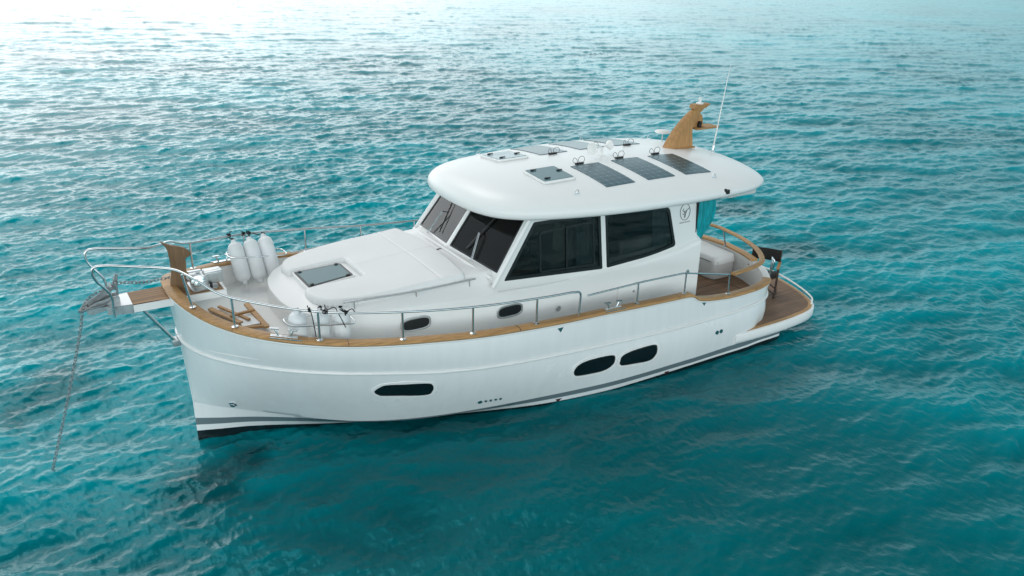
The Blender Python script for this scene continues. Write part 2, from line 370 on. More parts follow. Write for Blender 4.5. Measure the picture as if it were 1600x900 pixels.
def miter(P, d, nrm):
    '''offset a polygon with sharp corners inward by d'''
    nrm = Vector(nrm).normalized(); P = [Vector(p) for p in P]; m = len(P); cen = sum(P, Vector())/m; out = []
    for i in range(m):
        a, b, c = P[i-1], P[i], P[(i+1) % m]; t1, t2 = (b-a).normalized(), (c-b).normalized()
        n1, n2 = nrm.cross(t1), nrm.cross(t2)
        if n1.dot(cen-b) < 0: n1 = -n1
        if n2.dot(cen-b) < 0: n2 = -n2
        k = n1+n2; out.append(b+k*(d/max(.25, k.dot(n1))))
    return out
def mir(p): return Vector((p[0], -p[1], p[2]))

# ------------------------------------------------------------------ sea
def fft_tile(Nn, L, seed, wdir, lam_min, lam_max, slope, p=3.6, spread=6):
    rng = np.random.default_rng(seed)
    k1 = 2*np.pi*np.fft.fftfreq(Nn, L/Nn); kx, ky = np.meshgrid(k1, k1, indexing='ij'); k = np.hypot(kx, ky); k[0, 0] = 1
    c = (kx*math.cos(wdir)+ky*math.sin(wdir))/k
    S = k**(-p)*(np.abs(c)**spread*.97+.03)
    S *= np.exp(-(2*np.pi/lam_max/k)**4)*np.exp(-(k*lam_min/2/np.pi)**4); S[0, 0] = 0
    h = np.sqrt(S)*(rng.normal(size=k.shape)+1j*rng.normal(size=k.shape))
    H = np.fft.ifft2(h).real; gx = np.fft.ifft2(1j*kx*h).real; gy = np.fft.ifft2(1j*ky*h).real
    s = slope/np.sqrt((gx**2+gy**2).mean())
    Dx = np.fft.ifft2(1j*kx/k*h).real; Dy = np.fft.ifft2(1j*ky/k*h).real
    return np.stack([Dx*s, Dy*s, H*s], -1).astype(np.float32), L
def samp(tile, X, Y):
    T, L = tile; Nn = T.shape[0]; u = (X/L*Nn) % Nn; v = (Y/L*Nn) % Nn
    i = np.floor(u).astype(int) % Nn; j = np.floor(v).astype(int) % Nn; fu = (u-np.floor(u))[..., None]; fv = (v-np.floor(v))[..., None]
    i2 = (i+1) % Nn; j2 = (j+1) % Nn
    return (T[i, j]*(1-fu)*(1-fv)+T[i2, j]*fu*(1-fv)+T[i, j2]*(1-fu)*fv+T[i2, j2]*fu*fv)
def sstep(a, b, x): t = np.clip((x-a)/(b-a), 0, 1); return t*t*(3-2*t)
def lee(X, Y):
    """calmer water in the shelter of the boat's port side"""
    u = X-(Y-2)*.12
    return sstep(-1.0, 4.0, u)*(1-sstep(9.2, 12.4, u))*sstep(-.5, 1.5, Y)*(1-sstep(5.0, 10.5, Y))
def build_sea():
    wd = math.radians(-112)
    t1 = fft_tile(1024, 83.0, 3, wd, .5, 4.0, .11, 3.3, 7)
    t2 = fft_tile(1024, 23.0, 7, wd+.24, .12, .9, .205, 3.4, 5)
    t3 = fft_tile(512, 5.3, 11, wd-.35, .035, .22, .17, 3.5, 3)
    rs = [0, 1.0, 2.0, 3.0, 4.0, 5.0, 5.6]
    r = 6.0
    while r < 6000: rs.append(r); r += max(.034, r*r/(6.8*817)*.5)*(1 if r < 200 else 1+(r-200)/300)
    rs = np.array(rs)
    c0 = yaw; half = math.radians(43)
    dense = np.arange(-half, half, .00145); coarse = np.linspace(half, 2*PI-half, 260)[:-1]
    th = c0+np.concatenate([dense, coarse])
    Rr, T = np.meshgrid(rs, th, indexing='ij')
    X = CAM[0]+Rr*np.cos(T); Y = CAM[1]+Rr*np.sin(T)
    le = lee(X, Y)
    far = sstep(60, 400, Rr)
    A1 = (1-.35*le)*(1-far*.8); A2 = (1-.5*le)*(1-sstep(120, 400, Rr)*.8); A3 = (1-.3*le)*(1-sstep(45, 120, Rr))
    # gusts: patches of rougher and smoother water
    g = samp((fft_tile(256, 170.0, 5, 0, 8, 60, 1, 3.2, 0)[0], 170.0), X, Y)[..., 2]; g = g/g.std()
    gust = np.clip(1+.16*g, .6, 1.45)
    D = samp(t1, X, Y)*A1[..., None]+samp(t2, X*.96+Y*.28, Y*.96-X*.28)*(A2*gust)[..., None]+samp(t3, X*.9-Y*.43, Y*.9+X*.43)*(A3*gust)[..., None]
    P = np.stack([X+D[..., 0]*.9, Y+D[..., 1]*.9, D[..., 2]], -1).reshape(-1, 3)
    nr, nc = X.shape; idx = np.arange(nr*nc).reshape(nr, nc)
    a = idx[:-1, :]; b = np.roll(idx, -1, 1)[:-1, :]; c = np.roll(idx, -1, 1)[1:, :]; d = idx[1:, :]
    F = np.stack([a, d, c, b], -1).reshape(-1, 4)
    me = bpy.data.meshes.new('sea')
    me.vertices.add(len(P)); me.vertices.foreach_set('co', P.astype(np.float32).ravel())
    me.loops.add(F.size); me.loops.foreach_set('vertex_index', F.astype(np.int32).ravel())
    me.polygons.add(len(F)); me.polygons.foreach_set('loop_start', np.arange(0, F.size, 4, dtype=np.int32)); me.polygons.foreach_set('loop_total', np.full(len(F), 4, np.int32))
    me.polygons.foreach_set('use_smooth', np.ones(len(F), bool)); me.update(); me.validate()
    o = bpy.data.objects.new('sea', me); sc.collection.objects.link(o); o['kind'] = 'structure'
    m = bpy.data.materials.new('sea_water'); m.use_nodes = True
    t = m.node_tree; p = t.nodes['Principled BSDF']; nn = t.nodes.new; lk = t.links.new
    g_ = nn('ShaderNodeNewGeometry'); sp = nn('ShaderNodeSeparateXYZ'); lk(g_.outputs['Position'], sp.inputs[0])
    n0 = nn('ShaderNodeTexNoise'); n0.inputs['Scale'].default_value = .07; n0.inputs['Detail'].default_value = 4; lk(g_.outputs['Position'], n0.inputs[0])
    r0 = nn('ShaderNodeMapRange'); r0.inputs[1].default_value = .35; r0.inputs[2].default_value = .65; lk(n0.outputs[0], r0.inputs[0])
    mc = nn('ShaderNodeMix'); mc.data_type = 'RGBA'; lk(r0.outputs[0], mc.inputs['Factor']); mc.inputs['A'].default_value = (.0, .16, .19, 1); mc.inputs['B'].default_value = (.0, .31, .36, 1)
    # darker, greener water colour by the boat, painting in its hull reflection
    dh = nn('ShaderNodeVectorMath'); dh.operation = 'DISTANCE'; lk(g_.outputs['Position'], dh.inputs[0]); dh.inputs[1].default_value = (9.0, 6.5, 0)
    rh = nn('ShaderNodeMapRange'); rh.interpolation_type = 'SMOOTHSTEP'; rh.inputs[1].default_value = 2.5; rh.inputs[2].default_value = 11; lk(dh.outputs['Value'], rh.inputs[0])
    md_ = nn('ShaderNodeMix'); md_.data_type = 'RGBA'; lk(rh.outputs[0], md_.inputs['Factor']); md_.inputs['A'].default_value = (.0, .112, .128, 1); lk(mc.outputs['Result'], md_.inputs['B']); mc = md_
    # crests coloured lighter than troughs, painting in light through thin water
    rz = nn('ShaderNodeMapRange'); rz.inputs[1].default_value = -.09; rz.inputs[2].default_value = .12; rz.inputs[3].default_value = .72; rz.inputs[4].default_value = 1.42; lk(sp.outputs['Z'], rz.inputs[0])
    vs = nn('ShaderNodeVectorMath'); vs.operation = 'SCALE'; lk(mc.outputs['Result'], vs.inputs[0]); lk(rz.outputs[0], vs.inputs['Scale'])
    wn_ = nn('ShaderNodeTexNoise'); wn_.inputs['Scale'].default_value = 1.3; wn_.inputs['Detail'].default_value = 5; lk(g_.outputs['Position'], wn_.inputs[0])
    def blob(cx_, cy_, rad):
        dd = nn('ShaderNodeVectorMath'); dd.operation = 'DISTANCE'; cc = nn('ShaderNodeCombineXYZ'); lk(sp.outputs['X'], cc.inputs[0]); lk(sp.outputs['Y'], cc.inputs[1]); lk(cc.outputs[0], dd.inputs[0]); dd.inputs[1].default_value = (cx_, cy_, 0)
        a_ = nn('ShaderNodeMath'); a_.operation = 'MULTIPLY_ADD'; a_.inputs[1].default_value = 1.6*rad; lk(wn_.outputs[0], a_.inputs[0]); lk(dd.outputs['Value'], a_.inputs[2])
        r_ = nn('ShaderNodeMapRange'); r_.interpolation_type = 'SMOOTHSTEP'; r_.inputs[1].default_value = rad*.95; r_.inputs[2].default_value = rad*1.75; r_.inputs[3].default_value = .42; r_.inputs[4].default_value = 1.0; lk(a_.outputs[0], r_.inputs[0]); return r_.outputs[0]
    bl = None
    for q in ((12.35,1.15,.95),(11.5,.75,.55),(13.7,-2.6,1.3),(-2.4,-1.4,1.6),(-3.6,-4.6,2.0),(8.6,-5.6,1.2)):  # dark weed patches; the first paints in the bow's reflection
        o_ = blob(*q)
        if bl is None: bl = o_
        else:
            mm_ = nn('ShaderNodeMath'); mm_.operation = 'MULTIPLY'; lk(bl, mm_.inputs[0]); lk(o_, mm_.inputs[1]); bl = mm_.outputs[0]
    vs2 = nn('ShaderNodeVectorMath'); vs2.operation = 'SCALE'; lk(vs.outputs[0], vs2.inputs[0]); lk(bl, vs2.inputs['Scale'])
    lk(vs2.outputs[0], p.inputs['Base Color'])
    p.inputs['Roughness'].default_value = .065; p.inputs['IOR'].default_value = 1.333; p.inputs['Specular Tint'].default_value = (.0, .8, 1, 1); p.inputs['Specular IOR Level'].default_value = .42
    mp = nn('ShaderNodeMapping'); mp.inputs['Rotation'].default_value = (0, 0, -wd); mp.inputs['Scale'].default_value = (1, .85, 1); lk(g_.outputs['Position'], mp.inputs[0])
    n1 = nn('ShaderNodeTexNoise'); n1.inputs['Scale'].default_value = 8; n1.inputs['Detail'].default_value = 5; n1.inputs['Roughness'].default_value = .6; n1.inputs['Distortion'].default_value = .3; lk(mp.outputs[0], n1.inputs[0])
    bb = nn('ShaderNodeBump'); bb.inputs['Strength'].default_value = .3; bb.inputs['Distance'].default_value = .02; lk(n1.outputs[0], bb.inputs['Height'])
    n5 = nn('ShaderNodeTexNoise'); n5.inputs['Scale'].default_value = 2.6; n5.inputs['Detail'].default_value = 6; n5.inputs['Roughness'].default_value = .62; lk(mp.outputs[0], n5.inputs[0])
    b5 = nn('ShaderNodeBump'); b5.inputs['Strength'].default_value = .35; b5.inputs['Distance'].default_value = .07; lk(n5.outputs[0], b5.inputs['Height']); lk(b5.outputs[0], bb.inputs['Normal'])
    lk(bb.outputs[0], p.inputs['Normal'])
    me.materials.append(m)
    return o
build_sea()

# ================================================================== BOAT
boat = empty('motor_yacht', (6.5, 0, 0), 'white motor yacht with teak cap rail and rounded roof, lying at anchor', 'yacht')

S = [(12.14,0,2.41),(12.12,.32,2.405),(12.02,.64,2.34),(11.82,.95,2.235),(11.5,1.28,2.135),(11.08,1.56,2.05),(10.5,1.80,1.955),(9.9,1.93,1.87),(9.16,2.01,1.775),(8.3,2.055,1.675),
     (7.2,2.08,1.60),(6.2,2.08,1.555),(5.5,2.075,1.515),(4.8,2.06,1.475),(4.42,2.052,1.445),(4.16,2.045,1.315),(3.5,2.02,1.215),(2.9,1.965,1.175),(2.5,1.895,1.16),(2.2,1.78,1.16),(1.9,1.50,1.165),(1.68,1.14,1.175),(1.5,.6,1.185),(1.42,0,1.19)]
M = [(12.08,0,1.72),(12.05,.255,1.70),(11.93,.545,1.665),(11.72,.83,1.63),(11.38,1.148,1.59),(10.95,1.446,1.545),(10.4,1.70,1.48),(9.8,1.85,1.39),(9.1,1.965,1.275),(8.25,2.04,1.17),
     (7.2,2.085,1.095),(6.2,2.09,1.035),(5.5,2.09,.995),(4.8,2.078,.96),(4.4,2.07,.945),(4.14,2.062,.935),(3.5,2.04,.92),(2.9,1.985,.91),(2.52,1.915,.91),(2.24,1.80,.91),(1.95,1.52,.91),(1.74,1.14,.91),(1.57,.6,.91),(1.5,0,.91)]
cx = [12.02,11.9,11.65,11.25,10.4,9.65,8.7,7.7,6.4,5.4,4.0,2.9]; cy = [0,.12,.28,.48,.92,1.25,1.53,1.74,1.96,2.03,2.05,2.02]; cz = [.66,.64,.595,.51,.345,.25,.20,.235,.235,.235,.225,.22]
wx = [12.0,11.6,11.2,10.9,10,9,8,7,5.9,4.5,3,1.9]; wy = [0,.09,.17,.28,.62,1.0,1.4,1.73,1.90,1.95,1.98,2.0]
def interp(x, xs, ys): return float(np.interp(x, xs[::-1], ys[::-1]))
C_, C2, W_, K_ = [], [], [], []
n = len(S)
for i in range(n):
    if i < 18:
        x = 12.02 - (12.08-M[i][0])*1.0
        if i == 0: x = 12.02
        yc = interp(x, cx, cy); zc = interp(x, cx, cz)
        C_.append((x, yc, zc)); yw = interp(x-.02, wx, wy)
        ov = min(.035, max(0, (yc-yw)*.5)); C2.append((x, max(0, yc-ov), zc-.012))
        W_.append((x, yw, 0.0)); K_.append((x-.05*(i == 0), max(0, yw-.35), -.6))
    else:
        q = {18:(2.45,1.98),19:(2.05,1.975),20:(1.85,1.92),21:(1.76,1.5),22:(1.73,.8),23:(1.72,0)}[i]
        cq = {18:(2.53,1.91),19:(2.27,1.80),20:(2.0,1.53),21:(1.82,1.15),22:(1.70,.6),23:(1.66,0)}[i]
        C_.append((cq[0], cq[1], .38)); C2.append((q[0], q[1], .355)); W_.append((q[0]-.02, q[1]*.99, 0)); K_.append((q[0], q[1]*.8, -.6))
NS = 7
Sc, Mc, Cc, C2c, Wc, Kc = [catmull(q, NS) for q in (S, M, C_, C2, W_, K_)]
for L in (Sc, Mc, Cc, C2c, Wc, Kc): L[0].y = 0; L[-1].y = 0
def hull_side(sign):
    rows = []
    def row(L): rows.append([Vector((p.x, p.y*sign, p.z)) for p in L])
    T = [k/14 for k in range(15)]+[1+k/16 for k in range(1, 16)]
    for t in T:
        R = []
        for a, m, c in zip(Sc, Mc, Cc):
            # cubic through sheer, strake and chine with one tangent at the strake
            d = (c-a)*.5; e = d if t < 1 else d
            if t <= 1:
                t1_ = (m-a)*2-d; u = t; p0, p1, m0, m1 = a, m, t1_.lerp(m-a, .5), d
            else:
                t2_ = (c-m)*2-d; u = t-1; p0, p1, m0, m1 = m, c, d, t2_.lerp(c-m, .5)
            p = p0*(2*u**3-3*u*u+1)+m0*(u**3-2*u*u+u)+p1*(-2*u**3+3*u*u)+m1*(u**3-u*u)
            bul = .05*math.sin(PI*max(0, t-1))*min(1, p.y/.5)*(0.3 if p.x < 2.3 else 1)
            R.append(Vector((p.x, max(0, p.y)+bul, p.z)))
        R[0].y = 0; R[-1].y = 0
        row(R)
    row(Cc); row(C2c)
    for t in (.35, .7): row([a.lerp(b, t) for a, b in zip(C2c, Wc)])
    row(Wc); row(Kc)
    return rows
hb = nb()
for sg in (1, -1):
    R = hull_side(sg); loft(hb, R if sg == 1 else [r[::-1] for r in R], closed=False)
bmesh.ops.remove_doubles(hb, verts=hb.verts[:], dist=.0015)
hullbvh = BVHTree.FromBMesh(hb)
hull = obj('hull', hb, HULLM, boat, smooth=28)
def hp(x, z, side=1):
    """point and normal on the hull side at length x, height z"""
    loc, nr, i, d = hullbvh.ray_cast(Vector((x, 4*side, z)), Vector((0, -side, 0)))
    if nr.y*side < 0: nr = -nr
    return loc, nr

def inner(p, q, d):          # inward offset in plan of the sheer curve
    t = (q-p); t.z = 0; t.normalize(); return Vector((t.y, -t.x, 0))
def offset_curve(L, d, dz=0):
    out = []
    for i, p in enumerate(L):
        t = L[min(i+1, len(L)-1)]-L[max(i-1, 0)]; t.z = 0; t.normalize()
        nI = Vector((t.y, -t.x, 0)) if True else 0
        # inward = towards centreline / interior: interior of boat lies around (6.5,0)
        if nI.dot(Vector((6.5, 0, 0))-Vector((p.x, p.y, 0))) < 0: nI = -nI
        q = p+nI*d; out.append(Vector((q.x, max(0, q.y), p.z+dz)))
    return out
Zdx = [12.2, 11.5, 10.5, 9.6, 8.5, 7.5, 6, 4.5, 3.7, 3.69, 1]; Zdz = [1.78, 1.76, 1.70, 1.55, 1.32, 1.2, 1.1, 1.03, 1.0, .70, .70]
def zd(x): return interp(x, Zdx, Zdz)
Sin = offset_curve(Sc, .11)
# white rim, bulwark lining
for sg in (1,):
    b = nb()
    for s in (1, -1):
        top = [Vector((p.x, p.y*s, p.z)) for p in offset_curve(Sc, .0, -.002)]
        t2 = [Vector((p.x, p.y*s, p.z-.004)) for p in Sin]
        bt = [Vector((p.x, p.y*s, zd(p.x)-.02)) for p in Sin]
        rr = [top, t2, bt]; loft(b, rr if s == 1 else [r[::-1] for r in rr], closed=False)
    bulwark = obj('bulwark_lining', b, GELS, boat, smooth=40)
# teak cap rail with the step near the cockpit, split by the stern gate
def sweep(bm, L, prof, s=1, cap=True):
    """prof: list of (d inward, dz)"""
    rings = []
    for d, dz in prof: rings.append([Vector((p.x, p.y*s, p.z)) for p in offset_curve(L, d, dz)])
    R = [[bm.verts.new(rings[k][i]) for k in range(len(prof))] for i in range(len(L))]
    m = len(prof)
    for a, c in zip(R, R[1:]):
        for k in range(m): bm.faces.new((a[k], a[(k+1) % m], c[(k+1) % m], c[k]))
    if cap: bm.faces.new(R[0]); bm.faces.new(R[-1][::-1])
capprof = [(-.022, .004), (-.034, .022), (-.028, .042), (-.008, .052), (.11, .054), (.132, .044), (.138, .022), (.126, .004)]
gate0, gate1 = 20*NS-4, 21*NS+3
for nm, L, s in (('cap_rail', Sc[:gate0], 1), ('cap_rail', Sc[gate1:], 1), ('cap_rail', Sc, -1)):
    b = nb(); sweep(b, L, capprof, s); bmesh.ops.remove_doubles(b, verts=b.verts[:], dist=.0005); obj(nm, b, TEAK, boat, smooth=50)
# white moulding right under the cap
b = nb()
for s in (1, -1): sweep(b, Sc, [(-.010, -.03), (-.020, -.018), (-.018, -.002), (.02, -.001), (.02, -.03)], s)
obj('sheer_moulding', b, GEL, boat)
# seams in the cap rail
for i in (26, 44, 66, 92):
    for s in (1, -1):
        b = nb(); L = Sc[i:i+2]; L = [L[0], L[0].lerp(L[1], .08)]
        sweep(b, L, [(d*1.01-.0005, dz+.0015) for d, dz in capprof], s); obj('cap_joint', b, BLACK, boat)
# rub strake
b = nb()
for s in (1, -1):
    L = [Vector((p.x, (p.y+.010)*s, p.z)) for p in Mc]; tube(b, L, .024, 8)
obj('rub_strake', b, GEL, boat, smooth=60)
# decks
b = nb(); iA = [i for i, p in enumerate(Sin) if p.x > 3.7]
P_ = [Sin[i] for i in iA]+[Vector((3.7, Sin[iA[-1]].y, 0))]
L1 = [Vector((p.x, p.y, zd(p.x) if p.x > 3.705 else 1.0)) for p in P_]; loft(b, [L1, [Vector((p.x, 0, p.z+.01)) for p in L1], [mir(p) for p in L1]], closed=False)
obj('deck', b, GELS, boat)
b = nb(); iB = [i for i, p in enumerate(Sin) if p.x < 3.75]
L2 = [Vector((Sin[i].x, Sin[i].y, .70)) for i in iB]; loft(b, [L2, [mir(p) for p in L2]], closed=False)
cs = obj('cockpit_sole', b, TEAKD, boat)
b = nb(); plate(b, rpoly([(2.0,.55,.703),(3.0,.55,.703),(3.0,1.15,.703),(2.0,1.15,.703)], .05), (0,0,1), .002, [rpoly([(2.02,.57,.703),(2.98,.57,.703),(2.98,1.13,.703),(2.02,1.13,.703)], .05)])
obj('sole_hatch_seam', b, BLACK, cs)

# ---------------- coachroof + lower house
tp = [(10.74,0),(10.72,.35),(10.62,.72),(10.38,1.04),(10.0,1.25),(9.5,1.36),(8.8,1.41),(8.0,1.435),(6.5,1.44),(5.0,1.44),(3.9,1.44),(3.68,1.44)]
TPc = catmull([(x, y, 0) for x, y in tp], 6)
def topz(x): return 2.125+(10.4-x)*.053 if x > 7.6 else 2.273
def creasez(x): return float(np.interp(x, [3.6, 4.1, 5.3, 6.36, 7.0, 7.78, 8.64, 9.24, 10.0, 10.8], [2.15, 2.04, 1.945, 1.93, 1.945, 1.99, 2.03, 2.06, 2.075, 2.03]))
def tring(d, zf, fd=1):
    o = []
    for p in offset_curve([Vector((q.x, q.y, 0)) for q in TPc], d):
        o.append(Vector((p.x, p.y, 0)))
    fr = [Vector((p.x, p.y, 0)) for p in o]
    full = fr + [mir(p) for p in fr[::-1] if p.y > 1e-4]
    return [Vector((p.x, p.y, zf(p.x))) for p in full]
b = nb()
def frontslope(x): return 1
rings = [tring(0, lambda x: zd(x)-.05), tring(.012, lambda x: zd(x)+.03)]
for d, f in ((.015, .5), (.022, .92), (.030, .975), (.050, 1.0)):
    rings.append(tring(d, (lambda f: lambda x: (zd(x)*(1-f)+creasez(x)*f))(f)))
for d, f in ((.17, .45), (.24, .85), (.30, 1.0)):
    rings.append(tring(d, (lambda f: lambda x: creasez(x)+(topz(x)-creasez(x))*f)(f)))
base_ = rings[-1]
for k_ in (.75, .5, .25, .02):
    R_ = []
    for p in base_:
        x = p.x+(min(p.x, 9.3)-p.x)*(1-k_); R_.append(Vector((x, p.y*k_, topz(x)+.022*(1-k_))))
    rings.append(R_)
n_ = len(rings[0]); loft(b, rings, closed=True); 
# close: bridge the last ring across
last = rings[-1]
bmesh.ops.remove_doubles(b, verts=b.verts[:], dist=.001)
bmesh.ops.holes_fill(b, edges=[e for e in b.edges if e.is_boundary and e.verts[0].co.z > 2.1 and e.verts[1].co.z > 2.1], sides=0)
bmesh.ops.delete(b, geom=[f for f in b.faces if f.calc_center_median().x < 7.72 and abs(f.calc_center_median().y) < 1.33 and f.calc_center_median().z > 1.8], context='FACES')
trunk = obj('coachroof', b, GEL, boat, smooth=32)

# portholes in the coachroof side, hatch door, fuel cap
def oval(cxyz, L, H, nrm, up_=(0,0,1), n=28, p=2.6, tilt=0):
    nrm = Vector(nrm).normalized(); u_ = Vector(up_); s = u_.cross(nrm).normalized(); u_ = nrm.cross(s).normalized()
    s2 = s*math.cos(tilt)+u_*math.sin(tilt); u3 = -s*math.sin(tilt)+u_*math.cos(tilt)
    o = []
    for k in range(n):
        a = 2*PI*k/n; c, q = math.cos(a), math.sin(a)
        o.append(Vector(cxyz)+s2*(L/2*math.copysign(abs(c)**(2/p), c))+u3*(H/2*math.copysign(abs(q)**(2/p), q)))
    return o
for s in (1, -1):
    for x, z in ((9.15, 1.79), (7.60, 1.66)):
        f = nb(); c = Vector((x, (1.435 if x < 9 else 1.40)*s, z)); nr = V(.05 if x > 9 else 0, s, .03)
        o1 = oval(c+nr*.01, .46, .215, nr, p=3.2); o2 = oval(c+nr*.01, .40, .155, nr, p=3.2)
        plate(f, o1, nr, .04, [o2]); ph = obj('porthole', f, STEEL, boat, bevel=.004)
        g = nb(); plate(g, oval(c+nr*.002, .41, .165, nr, p=3.2), nr, .01); obj('porthole_glass', g, HGLASS, ph)
b = nb(); plate(b, rpoly([(5.12,1.458,1.37),(5.5,1.458,1.37),(5.5,1.458,1.61),(5.12,1.458,1.61)], .05), (0,1,0), .03); vd = obj('locker_door', b, GEL, boat, bevel=.006)
b = nb(); lathe(b, [(.02,0),(.02,.012),(.008,.014)], (5.18,1.458,1.49), (0,1,0), 12); obj('locker_latch', b, STEEL, vd)
b = nb(); lathe(b, [(.045,0),(.048,.006),(.04,.012),(.01,.013)], (6.7,1.44,1.50), (0,1,0), 20); obj('filler_cap', b, CAST, boat)

# ---------------- wheelhouse: walls with real openings
TW = .045
Pb, Pt = V(7.77,1.36,2.21), V(7.17,1.27,3.02)          # windscreen port corner pillar
Cb, Ct = V(7.92,0,2.29), V(7.36,0,3.04)                # centre pillar
Ab, At = V(3.80,1.36,2.10), V(3.86,1.27,3.02)          # aft edge
nS = (V(3.8,1.36,2.1)-V(7.77,1.36,2.1)).cross(V(0,-.09,.92)).normalized()
if nS.y < 0: nS = -nS
def sp_(x, z): return Vector((x, 1.36-(z-2.1)*.0978, z))       # on the port side plane
W1 = [sp_(7.66,2.135), sp_(7.11,2.94), sp_(5.86,2.90), sp_(5.815,1.985)]
W2 = [sp_(5.755,2.90), sp_(4.40,2.79), sp_(4.235,2.10), sp_(4.8,2.02), sp_(5.715,1.985)]
R1, R2 = [.03,.03,.03,.03], [.03,.10,.07,.3,.03]
W1b = rpoly(W1, R1); W2b = rpoly(W2, R2)
for s in (1, -1):
    f = (lambda p: p) if s == 1 else mir; ns = f(nS)
    b = nb()
    outl = [sp_(7.92,1.86), sp_(7.84,2.06), sp_(7.17+.02,3.02), sp_(3.80,3.02), sp_(3.74,2.14), sp_(3.74,1.86)]
    plate(b, [f(p) for p in outl], ns, TW, [[f(p) for p in W1b], [f(p) for p in W2b]])
    cab = obj('cabin_side', b, GEL, boat, smooth=30)
    for Wp, Rp in ((W1, R1), (W2, R2)):
        fr = nb(); o = [f(p+nS*.004) for p in rpoly(miter(Wp, -.006, nS), Rp)]; i_ = [f(p+nS*.004) for p in rpoly(miter(Wp, .045, nS), Rp)]
        plate(fr, o, ns, .03, [i_]); so_ = obj('side_window', fr, RUBBER, boat)
        g = nb(); plate(g, [f(p-nS*.008) for p in rpoly(miter(Wp, .025, nS), Rp)], ns, .006); obj('window_pane', g, GLASS, so_)
        if Wp is W1:      # sliding pane frame inside the forward side window
            sl_ = rpoly([f(sp_(x, z)-nS*.002) for x, z in ((7.02,2.13),(7.02,2.78),(5.98,2.80),(5.95,2.07))], .07)
            s2 = nb(); plate(s2, sl_, ns, .014, [inset_poly(sl_, .03, ns)]); obj('sliding_frame', s2, RUBBER, so_)
            s3 = nb(); beam(s3, f(sp_(6.52,2.1)-nS*.002), f(sp_(6.52,2.78)-nS*.002), .022, .03); obj('mullion', s3, RUBBER, so_)
# windscreen: two flat panes in white frames
def quadpt(a, b_, c, d, u, v): return a.lerp(b_, u).lerp(d.lerp(c, u), v)
for s in (1, -1):
    f = (lambda p: p) if s == 1 else mir
    a, b_, c, d = f(Cb), f(Pb), f(Pt), f(Ct)      # base centre, base side, top side, top centre
    nr = (b_-a).cross(d-a).normalized()
    if nr.x < 0: nr = -nr
    # project the 4th point in plane
    c = c-nr*(c-a).dot(nr)
    hq = [quadpt(a,b_,c,d,u,v) for u, v in ((.045,.05),(.945,.05),(.925,.96),(.045,.96))]; hole = rpoly(hq, .025)
    w_ = nb(); plate(w_, [quadpt(a,b_,c,d,u,v) for u, v in ((0,-.12),(1.0,-.12),(1.0,1.0),(0,1.0))], nr, .05, [hole])
    wf = obj('windscreen_frame', w_, GEL, boat, bevel=.004)
    g_ = nb(); plate(g_, [p-nr*.01 for p in rpoly(miter(hq, -.006, nr), .025)], nr, .008); obj('windscreen_pane', g_, GLASSW, wf)
    gk = nb(); plate(gk, [p+nr*.002 for p in rpoly(miter(hq, -.008, nr), .025)], nr, .008, [[p+nr*.002 for p in rpoly(miter(hq, .022, nr), .025)]]); obj('windscreen_gasket', gk, RUBBER, wf)
    # wiper
    wb = quadpt(a,b_,c,d,.52 if s == 1 else .60,-.045)+nr*.03
    el = quadpt(a,b_,c,d,.42 if s == 1 else .50,.46)+nr*.07; ti = quadpt(a,b_,c,d,.52,.60)+nr*.03
    wp = nb(); tube(wp, [wb, el], .006, 6); tube(wp, [wb+V(0,.03,0), el+V(0,.03,0)], .006, 6); wiper = obj('wiper', wp, STEEL, wf) if False else obj('wiper', wp, STEEL, boat)
    x = nb(); box(x, wb-nr*.01, (.05,.07,.04)); obj('wiper_motor', x, BLACK, wiper)
    x = nb(); beam(x, quadpt(a,b_,c,d,.33,.14)+nr*.02, quadpt(a,b_,c,d,.50,.80)+nr*.02, .018, .012); beam(x, el, quadpt(a,b_,c,d,.42,.50)+nr*.02, .012, .012); obj('wiper_blade', x, BLACK, wiper)
    for v_ in (.3, .62): pass
# white sill moulding under the windscreen
b = nb(); L = [V(7.86,1.30,2.19),V(7.96,.7,2.26),V(7.99,0,2.285),V(7.96,-.7,2.26),V(7.86,-1.30,2.19)]
tube(b, catmull(L, 6), .03, 10); obj('windscreen_sill', b, GEL, boat)
# corner pillars closing the gap between windscreen and sides
for s in (1, -1):
    f = (lambda p: p) if s == 1 else mir
    b = nb(); tube(b, [f(Pb+V(.10,.01,-.14)), f(Pb), f(Pt)], .035, 10); obj('corner_pillar', b, GEL, boat)
# aft bulkhead with door opening
b = nb(); plate(b, [(3.80,1.38,.70),(3.80,1.27,3.02),(3.80,-1.27,3.02),(3.80,-1.38,.70)], (-1,0,0), .05, [rpoly([(3.80,.42,.78),(3.80,.42,2.75),(3.80,-.9,2.75),(3.80,-.9,.78)], .06)])
ab = obj('aft_bulkhead', b, GEL, boat)
b = nb(); plate(b, rpoly([(3.78,.42,.78),(3.78,.42,2.75),(3.78,-.9,2.75),(3.78,-.9,.78)], .06), (-1,0,0), .008); obj('saloon_door', b, GLASS, ab)
